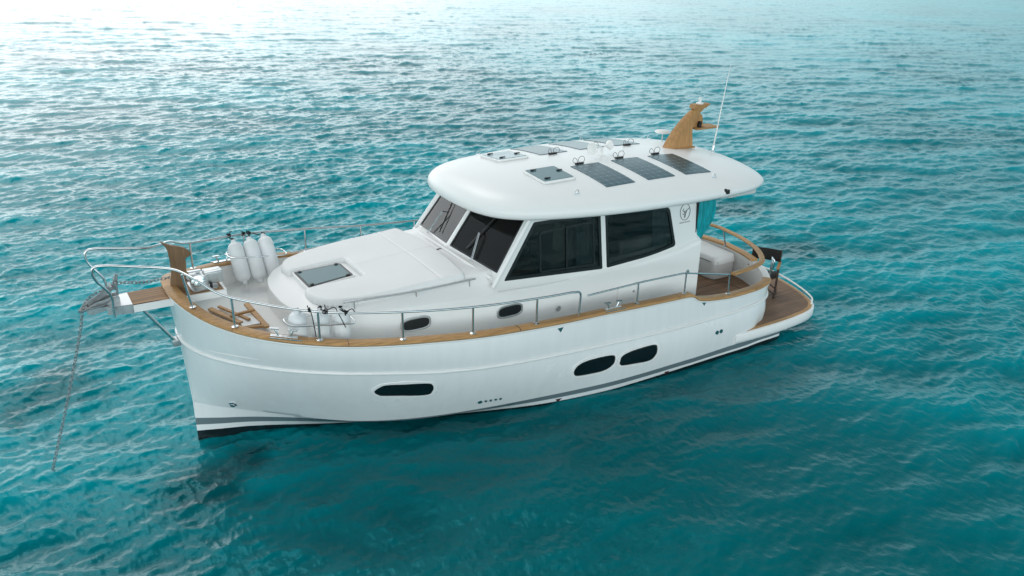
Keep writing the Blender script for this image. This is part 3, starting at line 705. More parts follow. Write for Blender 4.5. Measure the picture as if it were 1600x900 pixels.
# interior seen through the glass
inn = nb(); box(inn, (5.8,0,1.50), (3.9,2.62,.04)); obj('cabin_floor', inn, INT, boat)
inn = nb(); box(inn, (7.35,0,2.02), (.75,2.5,.42)); box(inn, (7.1,.62,2.24), (.45,.8,.10)); obj('dashboard', inn, INT, boat, bevel=.04)
inn = nb(); tube(inn, [Vector((6.86+.05*math.sin(a)*0, .62+.19*math.cos(a), 2.26+.19*math.sin(a))) for a in np.linspace(0, 2*PI, 24, endpoint=False)], .014, 8, closed=True)
tube(inn, [(6.86,.43,2.26),(6.86,.81,2.26)], .009, 6); tube(inn, [(6.86,.62,2.26),(7.0,.62,2.2)], .015, 6); obj('steering_wheel', inn, BLACK, boat)
for yy in (.66,):
    inn = nb(); box(inn, (6.3,yy,2.0), (.46,.56,.14)); box(inn, (6.07,yy,2.3), (.12,.54,.55)); box(inn, (6.3,yy,1.75), (.2,.3,.4)); obj('helm_seat', inn, INTL, boat, bevel=.04)
inn = nb(); box(inn, (4.7,.9,1.85), (1.2,.5,.5)); box(inn, (4.7,1.15,2.12), (1.2,.1,.35)); obj('saloon_sofa', inn, INTL, boat, bevel=.04)
inn = nb(); box(inn, (5.2,-.95,1.75), (1.9,.6,.42)); box(inn, (5.2,-1.2,2.0), (1.9,.1,.22)); obj('saloon_sofa', inn, INTL, boat, bevel=.04)
for s, x0 in ((1,6.08),(1,4.5),(-1,4.5),(-1,5.9)):
    cu = nb(); r0 = []; r1 = []
    for k in range(25):
        t = k/24; x = x0-.17+.34*t; y = (1.22+.02*math.sin(t*24))*s; r0.append(V(x,y+.06*s,1.98)); r1.append(V(x,y-.02*s,2.9))
    loft(cu, [r0, r1], closed=False); obj('curtain', cu, CURT, boat)

# ---------------- roof
rp = [(7.90,0),(7.88,.45),(7.80,.85),(7.62,1.17),(7.25,1.44),(6.64,1.65),(5.9,1.81),(5.1,1.90),(4.3,1.935),(3.6,1.93),(3.05,1.87),(2.62,1.68),(2.36,1.30),(2.22,.75),(2.18,0)]
RPc = catmull([(x, y, 0) for x, y in rp], 6)
fullR = [Vector((p.x, max(0, p.y), 0)) for p in RPc]; fullR = fullR+[mir(p) for p in fullR[1:-1][::-1]]
XC = 5.05
def rtop(x, y): return 3.465-.054*y*y-.005*max(0, x-5.0)**2-.020*max(0, 5.0-x)**2
def rring(sx, z=None):
    o = []
    for p in fullR:
        q = Vector((XC+(p.x-XC)*sx, p.y*sx, 0))
        e = (1-sx**13)**.5
        rim = 3.115-.012*(XC-p.x)*.6 if False else 3.10
        q.z = z if z is not None else rim+(rtop(q.x, q.y)-rim)*e
        o.append(q)
    return o
b = nb()
def rimz(q): return q
rings = [rring(.0001, 3.03), rring(.5, 3.03), rring(.93, 3.03), rring(.962, 3.025), rring(.982, 3.03), rring(.994, 3.055), [Vector((p.x, p.y, 3.085)) for p in fullR], rring(.9985)]
for sx in (.995, .988, .978, .965, .95, .93, .905, .875, .84, .79, .73, .65, .55, .4, .22, .0001): rings.append(rring(sx))
loft(b, rings); bmesh.ops.remove_doubles(b, verts=b.verts[:], dist=.0004)
roof = obj('roof', b, GEL, boat, smooth=50)
def rz_(x, y):       # height of roof surface
    # find ring scale by ray: approximate with bvh later
    loc, nr, i, d = roofbvh.ray_cast(Vector((x, y, 6)), Vector((0,0,-1))); return loc.z
rb = bmesh.new(); rb.from_mesh(roof.data); bmesh.ops.translate(rb, verts=rb.verts[:], vec=WLOC[roof.name]); roofbvh = BVHTree.FromBMesh(rb); rb.free()
def draped(bm, xs, ys, th, lift):
    """a thin sheet following the roof between xs and ys"""
    G = [[V(x, y, rz_(x, y)+lift) for y in ys] for x in xs]
    T = [[bm.verts.new(p) for p in r] for r in G]; U = [[bm.verts.new(p-V(0,0,th)) for p in r] for r in G]
    for i in range(len(xs)-1):
        for j in range(len(ys)-1):
            bm.faces.new((T[i][j],T[i+1][j],T[i+1][j+1],T[i][j+1])); bm.faces.new((U[i][j],U[i][j+1],U[i+1][j+1],U[i+1][j]))
    nX, nY = len(xs), len(ys)
    for i in range(nX-1):
        for j in (0, nY-1): bm.faces.new((T[i][j],U[i][j],U[i+1][j],T[i+1][j]))
    for j in range(nY-1):
        for i in (0, nX-1): bm.faces.new((T[i][j],U[i][j],U[i][j+1],T[i][j+1]))
for s in (1, -1):
    for x0, x1 in ((5.29,5.86),(4.45,5.02),(3.64,4.21)):
        b = nb(); draped(b, np.linspace(x0, x1, 7), np.linspace(.44*s, 1.40*s, 9), .012, .010)
        sp2 = obj('solar_panel', b, SOLAR, boat, smooth=30, label='flat dark solar panel on the roof')
        # junction box and looped cables at the inner edge
        xm = x0+.35; z = rz_(xm, .40*s)
        j = nb(); box(j, (xm, .385*s, z+.018), (.16,.045,.03)); obj('junction_box', j, BLACK, sp2, bevel=.005)
        L = [V(xm-.06,.38*s,z+.03)]+[V(xm-.06-.0*math.cos(a)-.065*math.sin(a), .36*s, z+.07-.052*math.cos(a)) for a in np.linspace(.4, 5.7, 12)]+[V(xm-.03,.37*s,z+.03)]
        j = nb(); tube(j, catmull(L, 3), .004, 6)
        L = [V(xm+.03,.38*s,z+.03),V(xm+.05,.37*s,z+.09),V(xm+.09,.36*s,z+.11),V(xm+.11,.35*s,z+.06),V(xm+.07,.36*s,z+.01)]
        tube(j, catmull(L, 4), .004, 6); obj('panel_cable', j, BLACK, sp2)
    # opening roof hatches
    xs_, ys_ = (6.14, 6.74), (.37*s, .97*s)
    def hz(x, y): return rz_(x, y)
    cor = [V(6.13,.36*s,0),V(6.75,.36*s,0),V(6.75,.98*s,0),V(6.13,.98*s,0)]
    zc_ = lambda p: rz_(p.x, p.y)
    # hatch plane through three roof points
    p0, p1, p2 = V(6.13,.36*s,rz_(6.13,.36*s)), V(6.75,.36*s,rz_(6.75,.36*s)), V(6.13,.98*s,rz_(6.13,.98*s))
    nh = (p1-p0).cross(p2-p0).normalized()
    if nh.z < 0: nh = -nh
    def hpnt(x, y, h): q = V(x, y, 0); z = p0.z-((x-p0.x)*nh.x+(y-p0.y)*nh.y)/nh.z; return V(x, y, z)+nh*h
    o = rpoly([hpnt(c.x, c.y, .04) for c in cor], .07)
    h_ = nb(); plate(h_, o, nh, .055); hatch = obj('roof_hatch', h_, GEL, boat, bevel=.008)
    h_ = nb(); plate(h_, inset_poly(o, -.008, nh) and [p-nh*.028 for p in inset_poly(o, -.006, nh)], nh, .012); obj('hatch_seal', h_, LINER, hatch)
    h_ = nb(); plate(h_, [p+nh*.006 for p in inset_poly(o, .032, nh)], nh, .008); obj('hatch_pane', h_, ACRY if s == 1 else ACRYL, hatch)
    for x, y in ((6.63,.46),(6.63,.86),(6.24,.62)):
        h_ = nb(); lathe(h_, [(.028,0),(.03,.012),(.018,.022),(.004,.023)], hpnt(x, y*s, .045), nh, 14); box(h_, hpnt(x-.03, y*s, .06), (.09,.025,.014)); obj('hatch_handle', h_, BLACK, hatch)
# lifting eyes
for x, y in ((6.43,1.40),(6.50,-1.45),(3.75,1.58),(2.75,-1.2),(4.0,-1.75)):
    z = rz_(x, y); b = nb(); tube(b, [V(x-.035,y,z),V(x-.03,y,z+.04),V(x,y,z+.062),V(x+.03,y,z+.04),V(x+.035,y,z)], .006, 8); box(b, (x,y,z+.002), (.10,.035,.006)); obj('lifting_eye', b, STEEL, boat)
# side light, underside valance
b = nb(); lathe(b, [(.045,0),(.045,.02),(.03,.03)], (3.78,1.90,3.13), (0,1,.35), 16); box(b, (3.76,1.93,3.13), (.07,.05,.07)); obj('side_light', b, BLACK, boat, bevel=.008)
for s in (1, -1):
    b = nb(); box(b, (3.12,1.66*s,2.975), (.66,.05,.13)); obj('curtain_track', b, LINER, boat, bevel=.01)
b = nb(); box(b, (3.62,1.42,2.93), (.07,.05,.14)); obj('roof_bracket', b, TEAKM, boat)
# horn: twin white trumpets
b = nb(); z = rz_(4.9,.12)
lathe(b, [(.02,-.02),(.022,.12),(.028,.14),(.09,.20),(.105,.215),(.095,.225),(.02,.20)], (5.0,.10,z+.16), (.97,.24,0), 24)
lathe(b, [(.02,-.02),(.022,.02),(.028,.04),(.075,.11),(.085,.12),(.075,.13),(.02,.10)], (4.86,.07,z+.15), (-.97,-.24,0), 24)
lathe(b, [(.025,0),(.022,.14)], (4.95,.09,z), (0,0,1), 12); box(b, (4.95,.09,z+.004), (.12,.08,.012)); obj('horn', b, PLAST, boat)
# mushroom antenna
z = rz_(2.85,-.7); b = nb(); lathe(b, [(.05,0),(.05,.008),(.014,.012),(.014,.15)], (2.85,-.7,z-.002), (0,0,1), 14); mush = obj('satellite_antenna', b, STEEL, boat)
b = nb(); lathe(b, [(.02,0),(.13,.008),(.16,.025),(.14,.045),(.08,.06),(.01,.064)], (2.85,-.7,z+.15), (0,0,1), 26); obj('antenna_dome', b, PLAST, mush)
# whip antenna
z = rz_(2.5,.3); b = nb(); lathe(b, [(.045,0),(.045,.012),(.02,.02),(.022,.12),(.012,.14)], (2.5,.3,z-.002), (-.12,0,1), 14); wa = obj('whip_antenna', b, STEEL, boat)
b = nb(); tube(b, [(2.49,.3,z+.1),(2.40,.3,z+.85),(2.30,.3,z+1.6)], [.013,.010,.004], 8); obj('antenna_whip', b, PLAST, wa)
# teak radar mast: raked fin
z0 = rz_(3.1,0)-.01
# raked, slightly concave fin: front face bevelled on both sides
prof = [(3.46,0,.125),(3.36,.17,.115),(3.235,.34,.10),(3.08,.50,.085),(2.93,.62,.072),(2.80,.70,.065)]
aft = [(2.83,0),(2.85,.17),(2.86,.34),(2.80,.50),(2.68,.62),(2.57,.70)]
b = nb(); rings = []
for (xf, z, hw), (xa, za) in zip(prof, aft):
    z += z0; za += z0
    rings.append([V(xf,hw*.38,z),V(xf-.10*hw/.13-.02,hw,z),V(xa,hw*.9,za),V(xa,-hw*.9,za),V(xf-.10*hw/.13-.02,-hw,z),V(xf,-hw*.38,z)])
loft(b, rings, cap0=True, cap1=True); mast = obj('teak_mast', b, TEAKM, boat, smooth=0, bevel=.006)
b = nb(); loft(b, [[V(2.85,.07,z0+.695),V(2.85,-.07,z0+.695),V(2.56,-.07,z0+.695),V(2.56,.07,z0+.695)],[V(2.83,.08,z0+.77),V(2.83,-.08,z0+.77),V(2.45,-.08,z0+.77),V(2.45,.08,z0+.77)]], cap0=True, cap1=True); obj('mast_head', b, TEAKM, mast, smooth=0, bevel=.006)
b = nb(); box(b, (3.14,0,z0+.012), (.68,.30,.024)); obj('mast_foot', b, TEAKM, mast, bevel=.006)
b = nb(); lathe(b, [(.07,0),(.07,.02),(.04,.03),(.028,.035),(.03,.10),(.01,.115)], (2.66,0,z0+.77), (0,0,1), 18); obj('anchor_light', b, PLAST, mast)
b = nb(); box(b, (2.52,0,z0+.335), (.56,.30,.03)); obj('mast_shelf', b, TEAKM, mast, bevel=.006)
b = nb(); plate(b, [(2.80,.012,z0+.35),(2.52,.012,z0+.35),(2.57,.012,z0+.55),(2.68,.012,z0+.62),(2.80,.012,z0+.6)], (0,1,0), .024); obj('mast_bracket', b, TEAKM, mast)
b = nb(); lathe(b, [(.035,0),(.04,.02),(.04,.05),(.03,.06)], (2.66,.05,z0+.35), (0,0,1), 16); box(b, (2.66,.06,z0+.43), (.05,.06,.06)); obj('steaming_light', b, BLACK, mast, bevel=.005)

# ---------------- fore hatch and handrails
def tz(x): return topz(x)+.015
o = rpoly([(10.34,.36,tz(10.34)),(9.58,.30,tz(9.58)),(9.58,-.30,tz(9.58)),(10.34,-.36,tz(10.34))], .06)
nh = V(.053,0,1).normalized()
b = nb(); plate(b, [p+nh*.045 for p in o], nh, .07); fh = obj('fore_hatch', b, GEL, boat, bevel=.008)
b = nb(); plate(b, [p+nh*.05 for p in inset_poly(o, .028, nh)], nh, .006); obj('hatch_border', b, BLACK, fh)
b = nb(); plate(b, [p+nh*.054 for p in inset_poly(o, .060, nh)], nh, .006); obj('hatch_pane', b, ACRY, fh)
for x, y in ((10.24,-.27),(10.24,.27),(9.68,-.24),(9.68,.24)):
    b = nb(); lathe(b, [(.03,0),(.032,.012),(.012,.022)], V(x,y,tz(x))+nh*.052, nh, 12); obj('hatch_handle', b, BLACK, fh)
for s in (1, -1):
    L = [V(10.10,1.12*s,topz(10.1)+.07),V(9.1,1.21*s,topz(9.1)+.005),V(8.1,1.25*s,topz(8.1)-.03)]
    b = nb(); tube(b, catmull(L, 8), .013, 10); hr = obj('deck_handrail', b, STEEL, boat)
    for x, y in ((9.95,1.135),(9.05,1.215),(8.2,1.25)):
        k = nb(); z = float(np.interp(x, [8.1,9.1,10.1], [topz(8.1)-.03, topz(9.1)+.005, topz(10.1)+.07])); tube(k, [(x,y*s,z),(x,y*s,z-.12)], .011, 8); obj('handrail_post', k, STEEL, hr)
# ---------------- sun pad (lies loose on the coachroof)
pad = empty('sun_pad', (9.2,0,2.2), 'large white padded sun mattress on the foredeck, notched around the smoked hatch', 'sun pad')
def zpad(x, y): return topz(x)+.004+.02*max(0, 1-abs(y)/1.1)
def padmesh(bm, P2, H, rad, zf, step=.012):
    P = np.array([(p.x, p.y) for p in P2]); Q = np.roll(P, -1, 0)
    def dist(X):
        d = np.full(len(X), 9.); near = np.zeros_like(X)
        for a, c in zip(P, Q):
            e = c-a; t = np.clip(((X-a)@e)/max(1e-9, e@e), 0, 1); q = a+t[:, None]*e; dd = np.hypot(*(X-q).T)
            m = dd < d; d[m] = dd[m]; near[m] = q[m]
        ins = np.zeros(len(X), bool)
        for a, c in zip(P, Q):
            cr = ((a[1] > X[:, 1]) != (c[1] > X[:, 1])); xx = a[0]+(X[:, 1]-a[1])*(c[0]-a[0])/(c[1]-a[1] if c[1] != a[1] else 1e-9); ins ^= cr & (X[:, 0] < xx)
        return d, near, ins
    lo, hi = P.min(0)-step, P.max(0)+step
    xs = np.arange(lo[0], hi[0]+step, step); ys = np.arange(lo[1], hi[1]+step, step)
    G = np.array([(x, y) for x in xs for y in ys]); d, near, ins = dist(G); nX, nY = len(xs), len(ys)
    sd = np.where(ins, d, -d); vmap = {}
    def vert(k):
        if k in vmap: return vmap[k]
        x, y = G[k]
        if sd[k] < step*.5: x, y = near[k]; dd = 0
        else: dd = sd[k]
        e = min(1, dd/rad); z = zf(x, y)+H*math.sqrt(max(0, 1-(1-e)**2))+.012*min(1, dd/.35)
        v = bm.verts.new((x, y, z)); vmap[k] = v; return v
    for i in range(nX-1):
        for j in range(nY-1):
            ks = [i*nY+j, (i+1)*nY+j, (i+1)*nY+j+1, i*nY+j+1]
            if sum(sd[k] > -step*.5 for k in ks) == 4 and max(sd[k] for k in ks) > step*.3: bm.faces.new([vert(k) for k in ks])
    # skirt down to the deck
    bd = [e for e in bm.edges if e.is_boundary]
    r = bmesh.ops.extrude_edge_only(bm, edges=bd)
    for v in [g for g in r['geom'] if isinstance(g, bmesh.types.BMVert)]: v.co.z -= .05
hf = [(9.50,.37),(10.40,.37),(10.43,.62),(10.28,.93),(9.95,1.07),(9.4,1.15),(8.62,1.195),(8.22,1.21),(8.16,.62),(8.13,.0)]
PF = rpoly([V(x, y, 0) for x, y in hf]+[V(x, -y, 0) for x, y in hf[:-1][::-1]], [.04,.06,.12,.12,.15,.15,.2,.10,.15,.01,.15,.10,.2,.15,.15,.12,.12,.06,.04], 4)
def seams(x, y):
    q = .008*math.exp(-((x-8.62)/.012)**2)
    if x < 9.5: q += .007*math.exp(-(y/.011)**2)
    return q
b = nb(); padmesh(b, PF, .072, .055, lambda x, y: zpad(x, y)-seams(x, y)+.006*math.sin(x*3.1+y*2.3)*math.sin(y*3.7), .0115); obj('mattress', b, CUSH, pad, smooth=70)

# ---------------- bowsprit, pulpit, post, windlass, anchor gear
BZ = 2.385
bs = nb(); plate(bs, rpoly([(12.60,.235,BZ-.01),(12.60,-.235,BZ-.01),(11.42,-.27,BZ-.01),(11.42,.27,BZ-.01)], .02), (0,0,1), .10); bow = obj('bowsprit', bs, GEL, boat, bevel=.01)
b = nb(); plate(b, [(12.60,.225,BZ),(12.60,-.225,BZ),(11.46,-.25,BZ),(11.46,.25,BZ)], (0,0,1), .008); obj('bowsprit_planking', b, TEAKS, bow)
b = nb(); plate(b, rpoly([(12.60,.235,BZ+.004),(12.60,-.235,BZ+.004),(12.86,-.20,BZ+.004),(12.98,-.12,BZ+.004),(12.86,-.03,BZ+.004),(12.86,.03,BZ+.004),(12.98,.12,BZ+.004),(12.86,.20,BZ+.004)], .015), (0,0,1), .015)
for y in (-.235, .22): plate(b, [(12.60,y+.015,BZ+.004),(12.90,y*.8+.015,BZ+.004),(12.90,y*.8+.015,BZ-.10),(12.60,y+.015,BZ-.12)], (0,1,0), .012)
head = obj('bow_fitting', b, CAST, boat, bevel=.003)
for y in (-.07, .07):
    k = nb(); plate(k, rpoly([(12.72,y,BZ+.10),(13.02,y,BZ+.05),(13.14,y,BZ-.02),(13.10,y,BZ-.11),(12.72,y,BZ-.06)], .04), (0,1,0), .01); obj('roller_cheek', k, CAST, head)
k = nb(); lathe(k, [(.045,0),(.03,.06),(.045,.12)], (13.06,-.06,BZ-.03), (0,1,0), 16); obj('bow_roller', k, BLACK, head)
b = nb(); tube(b, [(12.52,.05,BZ-.09),(12.13,.03,1.66)], .022, 10); bw = obj('bowsprit_strut', b, STEEL, boat)
b = nb(); box(b, (12.11,0,1.64), (.12,.15,.09)); obj('strut_bracket', b, CAST, bw, bevel=.008)
b = nb(); plate(b, [(12.09,0,BZ),(11.88,0,BZ),(11.88,0,2.55),(11.855,0,2.70),(11.85,0,2.82),(11.80,0,2.84),(11.775,0,2.87),(11.79,0,2.91),(11.85,0,2.965),(11.93,0,3.00),(12.02,0,3.03),(12.14,0,3.10),(12.08,0,3.02),(12.055,0,2.95),(12.045,0,2.8),(12.05,0,2.62),(12.075,0,2.5)], (0,1,0), .07)
for v in b.verts: v.co.y += .035
post = obj('bow_post', b, TEAKP, boat, smooth=0, bevel=.008)
# windlass
wl_ = nb(); box(wl_, (11.73,.06,BZ+.10), (.20,.22,.18)); plate(wl_, rpoly([(11.85,.20,BZ+.02),(11.50,.20,BZ+.02),(11.50,-.16,BZ+.02),(11.85,-.16,BZ+.02)], .04), (0,0,1), .02); windl = obj('windlass', wl_, CAST, boat, bevel=.025)
k = nb(); lathe(k, [(.09,0),(.10,.012),(.10,.03),(.055,.045),(.055,.075),(.08,.09),(.08,.11),(.05,.118),(.05,.128),(.03,.13),(.012,.132)], (11.76,.17,BZ+.12), (0,1,0), 26); obj('windlass_drum', k, STEEL, windl)
k = nb(); lathe(k, [(.07,0),(.075,.02),(.075,.20),(.06,.22)], (11.66,.04,BZ+.16), (-1,0,0), 20); box(k, (11.54,.05,BZ+.14), (.24,.20,.17)); obj('windlass_motor', k, CAST, windl, bevel=.02)
k = nb(); box(k, (11.76,.0,BZ+.225), (.17,.05,.02)); box(k, (11.72,.0,BZ+.205), (.05,.05,.03)); obj('chain_lever', k, STEEL, windl, bevel=.004)
k = nb(); tube(k, [(11.60,.19,BZ+.02),(11.60,.19,BZ+.10)], .018, 8); obj('windlass_bolt', k, BLACK, windl)

RT = .0165
def stanch_z(x): return interp(x, [p.x for p in Sc][:150], [p.z for p in Sc][:150])+.054
def capc(x, s=1, d=.05):     # centre of cap at length x
    i = min(range(len(Sc)), key=lambda i: abs(Sc[i].x-x)+(0 if i < 20*NS else 9))
    o = offset_curve(Sc, d)[i]; return V(o.x, o.y*s, Sc[i].z+.053)
RH = .40
SX = [12.00, 11.58, 10.68, 9.64, 8.52, 7.46, 6.70]
for s in (1, -1):
    y = .30*s
    if s == 1: pass
    tops = [capc(x, s)+V(0,0,RH) for x in SX]
    start = [V(12.83,.29*s,BZ-.10),V(12.83,.29*s,2.40),V(12.82,.30*s,2.60),V(13.00,.33*s,2.86),V(13.0,.335*s,3.02),V(12.82,.35*s,3.01),V(12.52,.375*s,2.945)]
    path = fillet(start, .10)
    mid = [V(12.25,.42*s,2.895), V(12.06,.55*s,2.865), V(11.88,.84*s,2.79)]+tops[1:-1]
    endp = tops[-1]
    curve = path[:-1]+catmull([start[-1]]+mid+[endp], 6)
    curve = curve[:-1]+[endp+V(.12,0,.001)]; tail = fillet([curve[-1], endp+V(-.02,0,-.01), capc(6.68, s)], .09)[1:]
    b = nb(); tube(b, curve+tail[0:], RT, 10); rail = obj('bow_rail', b, STEEL, boat, smooth=60)
    for x, tp_ in zip(SX[:-1], tops):
        if x == SX[0] and s == -1: continue
        c = capc(x, s); k = nb(); tt = V(12.03,tp_.y,2.845) if x == SX[0] else tp_; tube(k, [c, tt], .0155, 10); lathe(k, [(.045,0),(.045,.006),(.02,.016)], c, (0,0,1), 16); obj('stanchion', k, STEEL, rail)
    # side gate rail, lower height to the cockpit
    A = [capc(6.62, s)+V(0,0,.30), capc(5.5, s)+V(0,0,.36), capc(4.6, s)+V(0,0,.375), V(3.55, 1.97*s, 1.65), V(3.48,1.965*s,1.64), V(3.46,1.965*s,1.26)]
    b = nb(); tube(b, fillet(A, .07), .0145, 10); r2l = obj('side_rail', b, STEEL, boat, smooth=60)
    for x, h in ((5.55,.36),(4.55,.375)):
        c = capc(x, s); k = nb(); tube(k, [c, c+V(0,0,h)], .0145, 10); lathe(k, [(.04,0),(.04,.006),(.018,.014)], c, (0,0,1), 16); obj('stanchion', k, STEEL, r2l)
    k = nb(); lathe(k, [(.042,0),(.042,.006),(.02,.014)], V(3.46,1.965*s,1.262), (0,0,1), 16); obj('rail_foot', k, STEEL, r2l)
k = nb(); lathe(k, [(.035,0),(.04,.01),(.035,.02)], capc(4.57, 1)+V(0,.01,.39), (0,1,0), 16); obj('gate_clip', k, CAST, boat)
# cleats on the cap
def cleat(c, d):
    d = Vector(d).normalized(); b = nb(); e = Vector((0,0,1)); sd = e.cross(d)
    R = Matrix((d, sd, e)).transposed()
    box(b, c+e*.006, (.34,.06,.014), R)
    for q in (-1, 1):
        a = c+d*(.075*q)+e*.012; t = c+d*(.115*q)+e*.105
        tube(b, [a, t], .014, 8); beam(b, t-d*.06, t+d*.06, .038, .016)
    return obj('mooring_cleat', b, STEEL, boat, bevel=.004)
for x, s in ((11.10,1),(11.10,-1),(6.12,1),(6.12,-1),(4.0,-1)):
    c = capc(x, s); c2 = capc(x-.35, s); cleat(c, c-c2)
    k = nb(); e = (c-c2).normalized(); beam(k, c+V(0,.075*s,-.005)-e*.2, c+V(0,.075*s,-.005)+e*.2, .012, .012); obj('chafe_strip', k, STEEL, boat)

# ---------------- hull windows, outlets, markers
def on_hull(pts2, s, lift, th, name, m, parent, inset=None):
    """pts2 polygon in (x,z) laid on the hull side"""
    b = nb(); P = []; nv = V(0,0,0)
    for x, z in pts2:
        l, nr = hp(x, z, s); P.append(l); nv += nr
    nv.normalize(); A = [b.verts.new(p+nv*lift) for p in P]; B = [b.verts.new(p-nv*th) for p in P]
    n = len(P); b.faces.new(A); b.faces.new(B[::-1])
    for i in range(n): b.faces.new((A[i],B[i],B[(i+1) % n],A[(i+1) % n]))
    return obj(name, b, m, parent, smooth=30)
def ring_hull(po, pi, s, lift, name, m, parent):
    b = nb(); r = []
    for pts, lf in ((po, -.004), (po, lift), (pi, lift), (pi, -.004)):
        r.append([hp(x, z, s)[0]+hp(x, z, s)[1]*lf for x, z in pts])
    loft(b, r); return obj(name, b, m, parent, smooth=40)
def rpoly2(pts, r, n=6): return [(p.x, p.y) for p in rpoly([V(x, z, 0) for x, z in pts], r, n)]
HW = [[(9.95,1.06),(9.895,1.145),(9.77,1.18),(9.27,1.115),(9.14,1.05),(9.12,.91),(9.22,.845),(9.77,.93),(9.88,.97)],
      [(6.81,.75),(6.72,.83),(6.49,.865),(6.11,.835),(6.02,.77),(6.05,.63),(6.25,.55),(6.68,.575),(6.80,.64)],
      [(5.94,.66),(5.89,.77),(5.60,.82),(5.22,.80),(5.14,.73),(5.155,.58),(5.31,.50),(5.82,.555),(5.92,.60)]]
def grow(P, k):
    cx_ = sum(p[0] for p in P)/len(P); cz_ = sum(p[1] for p in P)/len(P); out = []
    for x, z in P:
        d = math.hypot(x-cx_, z-cz_); out.append((x+(x-cx_)/d*k, z+(z-cz_)/d*k))
    return out
for s in (1, -1):
    for W in HW:
        P = catmull([(x, z, 0) for x, z in W], 5, closed=True); P = [(p.x, p.y) for p in P]
        f = ring_hull(grow(P, .035), grow(P, -.012), s, .012, 'hull_window', GEL, boat)
        ring_hull(grow(P, -.006), grow(P, -.04), s, .008, 'window_gasket', RUBBER, f)
        Q = grow(P, -.025); cx_ = sum(p[0] for p in Q)/len(Q); cz_ = sum(p[1] for p in Q)/len(Q); b = nb()
        loft(b, [[hp(cx_+(x-cx_)*k, cz_+(z-cz_)*k, s)[0]+hp(cx_+(x-cx_)*k, cz_+(z-cz_)*k, s)[1]*.005 for x, z in Q] for k in (1, .8, .6, .4, .2, .02)], cap1=True)
        obj('window_glass', b, HGLASS, f, smooth=60)
    for x, z, r in ((8.30,.445,.034),(8.21,.445,.02),(8.13,.437,.02),(8.05,.437,.02),(7.97,.43,.02),(3.755,.65,.036),(3.655,.65,.036)):
        c, nr = hp(x, z, s); b = nb(); tube(b, [c+nr*(.012)+0*nr, c+nr*.014], r, 14); lathe(b, [(r,-.01),(r,.010),(r*.75,.012),(r*.7,.002)], c, nr, 16)
        obj('hull_outlet', b, MARKT, boat)
    c, nr = hp(11.56, .69, s); b = nb(); lathe(b, [(.055,0),(.055,.012),(.04,.02),(.035,.008)], c, nr, 18); lathe(b, [(.035,.005),(.035,.035),(.01,.04)], c, nr, 14); obj('eye_fitting', b, STEEL, boat)
    for x, z, m in ((7.12,1.50,MARKT),(4.10,1.25,MARKT),(6.86,.055,MARKR),(4.72,.05,MARKR)):
        on_hull([(x-.055, z+.035), (x+.055, z+.035), (x, z-.035)], s, .005, .01, 'hull_marker', m, boat)

# ---------------- swim platform
PZ = .462
ph_ = [(3.22,2.085),(2.7,2.115),(1.95,2.12),(1.3,2.06),(.95,1.93),(.72,1.68),(.50,1.15),(.36,.55),(.33,0)]
PC = catmull([(x, y, 0) for x, y in ph_], 6)
def pring(d, z, fx=3.22):
    o = [Vector((min(p.x, fx), p.y, z)) for p in offset_curve(PC, d)]
    return o+[mir(p) for p in o[:-1][::-1]]
b = nb(); loft(b, [pring(.10, PZ-.24), pring(.02, PZ-.19), pring(0, PZ-.14), pring(0, PZ-.03), pring(.012, PZ-.008), pring(.03, PZ)], cap0=True, cap1=True)
sw = obj('swim_platform', b, GEL, boat, smooth=40)
b = nb(); loft(b, [pring(.045, PZ-.005, 3.17), pring(.045, PZ+.008, 3.17), pring(.12, PZ+.010, 3.05)]); obj('platform_border', b, TEAK, sw)
b = nb(); o = pring(.115, PZ+.006, 2.9); loft(b, [o, [p+V(0,0,.004) for p in o]], cap1=True); obj('platform_planking', b, TEAKD, sw)
L = [V(p.x, p.y, PZ+.09) for p in offset_curve(PC, .05) if p.x < .93]; L = [V(L[0].x+.03, L[0].y+.01, PZ)]+L
L = L+[mir(p) for p in L[:-1][::-1]]
b = nb(); tube(b, catmull(L[::2], 2), .017, 8); pr_ = obj('platform_rail', b, PLAST, sw)
for i in (8, len(L)//2, len(L)-9):
    k = nb(); tube(k, [L[i], V(L[i].x, L[i].y, PZ)], .012, 8); obj('rail_post', k, STEEL, pr_)
# transom steps door (port gate) and fittings
k = nb(); tube(k, [V(1.98,1.60,1.20),V(1.98,1.60,1.56)], .015, 8); tube(k, fillet([V(1.93,1.55,1.26),V(1.90,1.60,1.30),V(1.90,1.60,1.46),V(1.93,1.56,1.52)],.03), .018, 8); box(k, (1.94,1.60,1.38), (.05,.05,.14)); obj('gate_latch', k, STEEL, boat, bevel=.004)
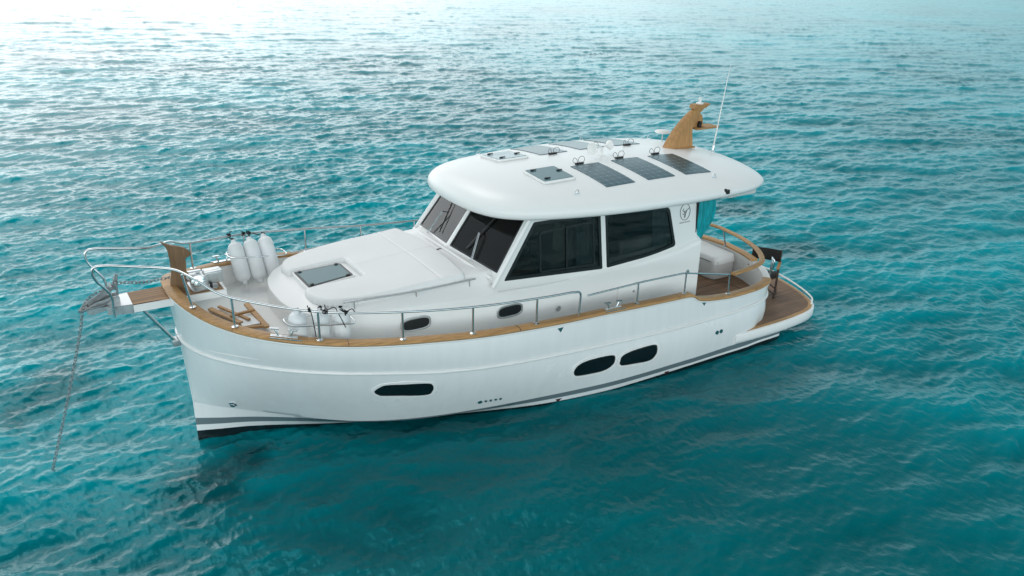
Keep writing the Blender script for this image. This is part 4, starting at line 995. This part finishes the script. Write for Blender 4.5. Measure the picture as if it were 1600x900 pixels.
# teak aft rail on stanchions
iR0 = next(i for i, p in enumerate(Sc) if p.x < 3.40)
RL = [V(p.x, p.y, 1.595) for p in offset_curve(Sc[iR0:], .10)]
RL = [V(p.x+.16*sstep(3.0, 1.9, p.x), p.y, p.z) for p in RL]
full = [p for p in RL]+[mir(p) for p in RL[:-1][::-1]]
b = nb(); rings = []
for i, p in enumerate(full):
    t = full[min(i+1, len(full)-1)]-full[max(i-1, 0)]; t.normalize(); u = Vector((t.y, -t.x, 0))
    rings.append([p+u*.052*math.copysign(abs(math.cos(a))**.7, math.cos(a))+V(0,0,.026*math.copysign(abs(math.sin(a))**.7, math.sin(a))) for a in np.linspace(0, 2*PI, 12, endpoint=False)])
loft(b, rings, cap0=True, cap1=True); ar = obj('aft_rail', b, TEAK, boat, smooth=60)
for i in (46, len(RL)//2+22, len(RL)+8, len(RL)+22, len(RL)+40):
    if i < len(full):
        p = full[i]; c = V(p.x-.0, p.y, 1.22); k = nb(); q = V(p.x-.12*sstep(3.0,1.9,p.x), p.y, 1.22)
        tube(k, [q, p], .0145, 10); lathe(k, [(.04,0),(.04,.006),(.018,.014)], q, (0,0,1), 14); obj('stanchion', k, STEEL, ar)
for i in (len(RL)-14, len(RL)+12, 28):
    b = nb(); a, c = rings[i], rings[i+1]; q = [x.lerp(y, .12) for x, y in zip(a, c)]; cen = full[i]
    loft(b, [[cen+(x-cen)*1.012 for x in a], [cen+(x-cen)*1.012 for x in q]]); obj('rail_joint', b, BLACK, ar)
# cockpit bench along the transom
b = nb(); pl = rpoly([(1.62,-1.35,1.05),(1.62,.42,1.05),(2.18,.42,1.05),(2.22,-.2,1.05),(3.3,-1.1,1.05),(3.3,-1.82,1.05),(2.5,-1.72,1.05)], [.05,.08,.14,.3,.1,.05,.1]); plate(b, pl, (0,0,1), .34)
bench = obj('cockpit_bench', b, LINER, boat, bevel=.012)
b = nb(); plate(b, [p+V(0,0,.014) for p in inset_poly(pl, -.004, V(0,0,1))], (0,0,1), .012); obj('bench_trim', b, CHAIRWOOD, bench)
cp = nb(); 
cp.free(); cp = nb(); padmesh(cp, inset_poly(pl, -.012, V(0,0,1)), .10, .05, lambda x, y: 1.07, .014)
tag(obj('seat_cushion', cp, CUSH, None, smooth=60), 'white seat cushion on the cockpit bench at the stern', 'cushion')
# coaming ending the side deck beside the cockpit


# ---------------- emblem on the cabin side: ring, script letters, line of small writing
def sidept(x, z, s, lift=.004): p = sp_(x, z)+nS*lift; return p if s == 1 else mir(p)
for s in (1, -1):
    b = nb(); cxm, czm = 4.04, 2.655
    dx = (lambda u: -u) if s == 1 else (lambda u: u)
    tube(b, [sidept(cxm+dx(.112*math.cos(a)), czm+.14*math.sin(a), s) for a in np.linspace(0, 2*PI, 40, endpoint=False)], .0055, 6, closed=True)
    for st in ([(-.03,.06),(-.05,.035),(-.045,.015),(-.02,.005),(-.012,-.015),(-.03,-.04),(-.06,-.03)], [(-.015,.02),(0,-.01),(.015,0),(.022,.03)], [(.09,.055),(.055,.035),(.03,.005),(.012,-.035),(.0,-.085),(-.015,-.095),(-.02,-.07),(.002,-.04),(.03,-.01)]):
        tube(b, catmull([sidept(cxm+dx(u), czm+v, s) for u, v in st], 5), .0055, 6)
    em = obj('emblem', b, INK, boat, smooth=60)
    cu = bpy.data.curves.new('txt', 'FONT'); cu.body = 'SASGA YACHTS'; cu.size = .034; cu.align_x = 'CENTER'; cu.extrude = .0015; cu.resolution_u = 2
    to = bpy.data.objects.new('txt', cu); sc.collection.objects.link(to)
    dg = bpy.context.evaluated_depsgraph_get(); me = bpy.data.meshes.new_from_object(to.evaluated_get(dg)); bpy.data.objects.remove(to)
    tb_ = nb(); tb_.from_mesh(me)
    for v in tb_.verts: q = sidept(cxm+dx(v.co.x), czm-.19+v.co.y, s, .002+v.co.z); v.co = q
    obj('emblem_writing', tb_, INK, em, smooth=0)

# ---------------- fender racks and fenders
grp = 'fenders stored along the bow rail'
def capsule(bm, c, ax, L, r, seg=24):
    P = []
    e = r*.95
    P += [(.018,-L/2-.055),(.034,-L/2-.05),(.038,-L/2-.02),(.05,-L/2+.0)]
    for k in range(1, 8): a = PI/2*k/8; P.append((.04+(r-.04)*math.sin(a), -L/2+e*(1-math.cos(a))))
    P.append((r,-L/2+e)); P.append((r*1.01,0)); P.append((r,L/2-e))
    for k in range(7, 0, -1): a = PI/2*k/8; P.append((.04+(r-.04)*math.sin(a), L/2-e*(1-math.cos(a))))
    P += [(.05,L/2),(.038,L/2+.02),(.034,L/2+.05),(.018,L/2+.055)]
    lathe(bm, P, c, ax, seg)
def knot(bm, c, r=.02, sd=0):
    rnd = random.Random(sd)
    for k in range(3):
        pts = [Vector(c)+Vector((rnd.uniform(-1,1), rnd.uniform(-1,1), rnd.uniform(-1,1)))*r*1.3 for _ in range(5)]
        tube(bm, catmull(pts, 4, closed=True), .0075, 6, closed=True)
def fender(bot, top_, r, rail_pt, label, sd, tails):
    bot, top_ = Vector(bot), Vector(top_); ax = (top_-bot); L = ax.length; ax.normalize(); c = (bot+top_)/2
    e = empty('boat_fender', bot, label, 'fender', grp)
    b = nb(); capsule(b, c, ax, L, r); obj('fender_body', b, FEND, e, smooth=60)
    b = nb(); t = top_+ax*.045; rp_ = Vector(rail_pt)
    knot(b, rp_, .024, sd); knot(b, t+V(.0,.0,.005), .018, sd+9)
    tube(b, catmull([rp_, rp_.lerp(t, .35)+V(.03,0,.015), rp_.lerp(t, .7)+V(-.01,0,-.02), t], 5), .0075, 6)
    for q in tails: tube(b, catmull([rp_]+[rp_+Vector(v) for v in q], 5), .0065, 6)
    obj('fender_rope', b, ROPE, e)

def railpt(x, s): return capc(x, s)+V(0,0,RH+.01)
fender((10.84,-1.16,1.86),(10.86,-1.50,2.38),.118, railpt(10.93,-1), 'white fender leaning on the far bow rail, nearest the bow of the three', 1, [[(-.02,0,.04),(-.05,.02,.07)]])
fender((10.60,-1.15,1.85),(10.62,-1.50,2.39),.118, railpt(10.70,-1), 'white fender on the far bow rail, the middle one of the three', 2, [[(0,.02,.03),(.04,.03,.05)]])
fender((10.36,-1.17,1.84),(10.39,-1.51,2.40),.118, railpt(10.55,-1), 'white fender on the far bow rail, nearest the wheelhouse of the three', 3, [[(0,.02,.03),(.03,.03,.05)],[(0,0,-.06),(.0,.01,-.18)]])
fender((10.83,1.36,1.86),(10.83,1.40,2.34),.122, railpt(10.74,1), 'white fender standing inside the near bow rail, nearest the bow of the three', 4, [[(.03,.01,.05),(.035,.02,.08)],[(-.02,0,-.1),(-.06,-.03,-.4)]])
fender((10.54,1.39,1.85),(10.54,1.43,2.31),.122, railpt(10.62,1), 'white fender inside the near bow rail, the middle one behind the stanchion', 5, [[(.0,.01,.06),(.01,.02,.10)],[(-.12,0,.03),(-.17,0,-.06),(-.27,-.03,-.3)]])
fender((10.26,1.41,1.81),(10.26,1.45,2.26),.122, railpt(10.34,1), 'white fender inside the near bow rail, nearest the wheelhouse of the three', 6, [[(-.08,.0,.03),(-.12,.01,-.02)],[(.05,0,.03),(.08,.0,.06)]])
for s in (1, -1):
    yi, yo, za, zb = (1.26, 1.57, 2.25, 2.10) if s == 1 else (1.23, 1.56, 2.24, 2.13)
    pts = rpoly([V(11.0,yi*s,za),V(10.10,(yi+.02)*s,zb),V(10.10,(yo+.03)*s,zb),V(11.0,yo*s,za)], .12)
    b = nb(); tube(b, pts, .010, 8, closed=True); tube(b, [V(10.68,yo*s,(za+zb)/2),capc(10.68,s,.06)+V(0,0,.16)], .010, 8); obj('fender_rack', b, STEEL, boat)

# ---------------- anchor and chain
an = empty('anchor', (12.95,0,2.40), 'galvanised anchor stowed on the bow roller at the tip of the bowsprit', 'anchor')
b = nb(); plate(b, [(13.10,.012,2.44),(12.78,.012,2.62),(12.72,.012,2.76),(12.69,.012,2.74),(12.72,.012,2.58),(12.90,.012,2.47),(13.08,.012,2.36)], (0,1,0), .024); obj('shank', b, GALV, an, bevel=.004)
b = nb()
for s in (1, -1): plate(b, [(12.74,.0,2.46),(12.92,.13*s,2.41),(13.12,.14*s,2.40),(13.22,.02*s,2.33),(13.12,0,2.33),(12.9,0,2.37)], (.2,-.2*s,1), .012)
obj('fluke', b, GALV, an, bevel=.003)
b = nb(); tube(b, [(12.74,-.10,2.50),(12.74,-.10,2.66),(12.74,.10,2.66),(12.74,.10,2.50)], .012, 8); tube(b, [(12.80,-.08,2.60),(12.80,.08,2.60)], .02, 10); obj('roll_pin', b, GALV, an)
def chain(bm, L, ln=.052, wd=.036, r=.0055):
    # even spacing along L
    pts = [Vector(p) for p in L]; d = [0]
    for a, c in zip(pts, pts[1:]): d.append(d[-1]+(c-a).length)
    def at(t):
        for i in range(len(d)-1):
            if t <= d[i+1]: return pts[i].lerp(pts[i+1], (t-d[i])/(d[i+1]-d[i])), (pts[i+1]-pts[i]).normalized()
        return pts[-1], (pts[-1]-pts[-2]).normalized()
    t = 0; k = 0
    while t < d[-1]:
        p, q = at(t); u = q.orthogonal().normalized(); v = q.cross(u)
        if k % 2: u, v = v, u
        R = []
        for i in range(10):
            a = 2*PI*i/10; c_ = math.cos(a); s_ = math.sin(a)
            R.append(p+q*(ln*.5*math.copysign(abs(c_)**.7, c_))+u*(wd*.5*math.copysign(abs(s_)**.8, s_)))
        tube(bm, R, r, 5, closed=True); t += ln*.74; k += 1
b = nb()
c1 = catmull([(11.86,.03,2.50),(12.0,-.06,2.535),(12.1,-.065,2.555),(12.4,-.05,2.555),(12.66,-.03,2.61),(12.80,0,2.60)], 8)
c2 = catmull([(12.80,0,2.60),(12.98,.0,2.54),(13.10,0,2.46),(13.165,0,2.34),(13.22,0,2.12),(13.34,-.03,1.72),(13.54,-.09,1.08),(13.74,-.15,.48),(13.90,-.20,.0),(14.05,-.24,-.4)], 8)
chain(b, c1+c2[1:], .062, .040, .0052)
tag(obj('anchor_chain', b, GALV, None, smooth=60), 'steel anchor chain running from the windlass over the bow roller down into the water', 'chain')

# ---------------- director chair on the swim platform
chx, chy = 1.34, .93
ch = empty('director_chair', (chx, chy, PZ+.012), 'dark canvas and wood director chair standing on the stern swim platform', 'chair', rz=math.radians(35))
WLOC[ch.name] = V(0,0,0)
def cobj(name, b, m, parent=None, **k): return obj(name, b, m, parent or ch, **k)
for sy in (-.27, .27):
    b = nb(); beam(b, (-.17,sy,.02), (-.20,sy,.86), .045, .022, (0,1,0)); cobj('back_post', b, CHAIRWOOD, bevel=.003)
    b = nb(); beam(b, (.20,sy,.02), (.17,sy,.60), .04, .022, (0,1,0)); cobj('front_post', b, CHAIRWOOD, bevel=.003)
    b = nb(); box(b, (0,sy,.615), (.46,.055,.022)); cobj('armrest', b, TEAKM, bevel=.004)
    b = nb(); box(b, (0,sy,.015), (.46,.035,.03)); cobj('foot_rail', b, CHAIRWOOD, bevel=.003)
for x_ in (-.15, .15):
    b = nb(); beam(b, (x_,-.27,.06), (x_,.27,.42), .03, .018); beam(b, (x_+.022,.27,.06), (x_+.022,-.27,.42), .03, .018); cobj('cross_legs', b, CHAIRWOOD)
b = nb(); R = [[V(-.19+.03*math.sin(PI*t)*-1, -.285+.57*t, z) for t in np.linspace(0,1,9)] for z in (.62,.70,.78,.86)]
loft(b, R, closed=False); o_ = cobj('back_canvas', b, CANVAS); md = o_.modifiers.new('thick','SOLIDIFY'); md.thickness = .012
b = nb(); R = [[V(x_, -.26+.52*t, .425-.03*math.sin(PI*t)) for t in np.linspace(0,1,9)] for x_ in (-.19,0,.2)]
loft(b, R, closed=False); o_ = cobj('seat_canvas', b, CANVAS); md = o_.modifiers.new('thick','SOLIDIFY'); md.thickness = .012
# ---------------- teak folding stool lying on the foredeck
st = empty('folding_stool', (11.2,.1,1.77), 'teak folding stool with pale canvas lying folded on the foredeck inside the bow bulwark', 'stool')
b = nb(); beam(b, (11.53,-.50,1.80), (11.28,.24,1.82), .075, .03); cobj('leg', b, TEAK, st, bevel=.003)
b = nb(); beam(b, (11.40,-.52,1.80), (11.16,.22,1.84), .045, .03); cobj('leg', b, TEAK, st, bevel=.003)
b = nb(); beam(b, (11.06,-.28,1.86), (11.0,.50,1.80), .075, .035); cobj('leg', b, TEAK, st, bevel=.003)
b = nb(); beam(b, (11.36,-.02,1.84), (11.02,-.02,1.86), .05, .03); cobj('crossbar', b, TEAKM, st, bevel=.003)
b = nb(); beam(b, (11.32,.40,1.82), (10.96,.46,1.80), .05, .03); cobj('crossbar', b, TEAKM, st, bevel=.003)
b = nb(); box(b, (11.17,.19,1.815), (.24,.34,.008)); cobj('canvas', b, CUSH, st)
# ---------------- rolled turquoise curtain beside the cockpit opening
b = nb(); R = []
rnd = random.Random(3)
for z, x0, x1 in ((2.96,3.40,3.72),(2.80,3.33,3.73),(2.62,3.29,3.73),(2.46,3.31,3.72),(2.32,3.40,3.71),(2.18,3.52,3.70),(2.05,3.57,3.69),(1.98,3.60,3.68)):
    c = (x0+x1)/2; h = (x1-x0)/2; r = []
    for k in range(40):
        a = 2*PI*k/40; f = 1+.10*math.sin(a*9+z*2)+.05*math.sin(a*17+1+z)
        r.append(V(c+h*math.cos(a)*f, 1.27+min(.10,h*.55)*math.sin(a)*f, z))
    R.append(r)
loft(b, R, cap0=True, cap1=True); cur = tag(obj('rolled_curtain', b, TURQ, None, smooth=60, subsurf=1), 'turquoise rolled cockpit curtain hanging under the aft roof edge', 'curtain')
b = nb(); box(b, (3.77,1.30,2.5), (.02,.09,1.0)); obj('door_jamb', b, BLACK, boat)
for x, y, z in ((11.3,-.7,2.0),): pass
b = nb(); lathe(b, [(.05,0),(.05,.008),(.02,.012)], (10.86,.75,zd(10.86)+.012), (0,0,1), 16); obj('deck_filler', b, STEEL, boat)
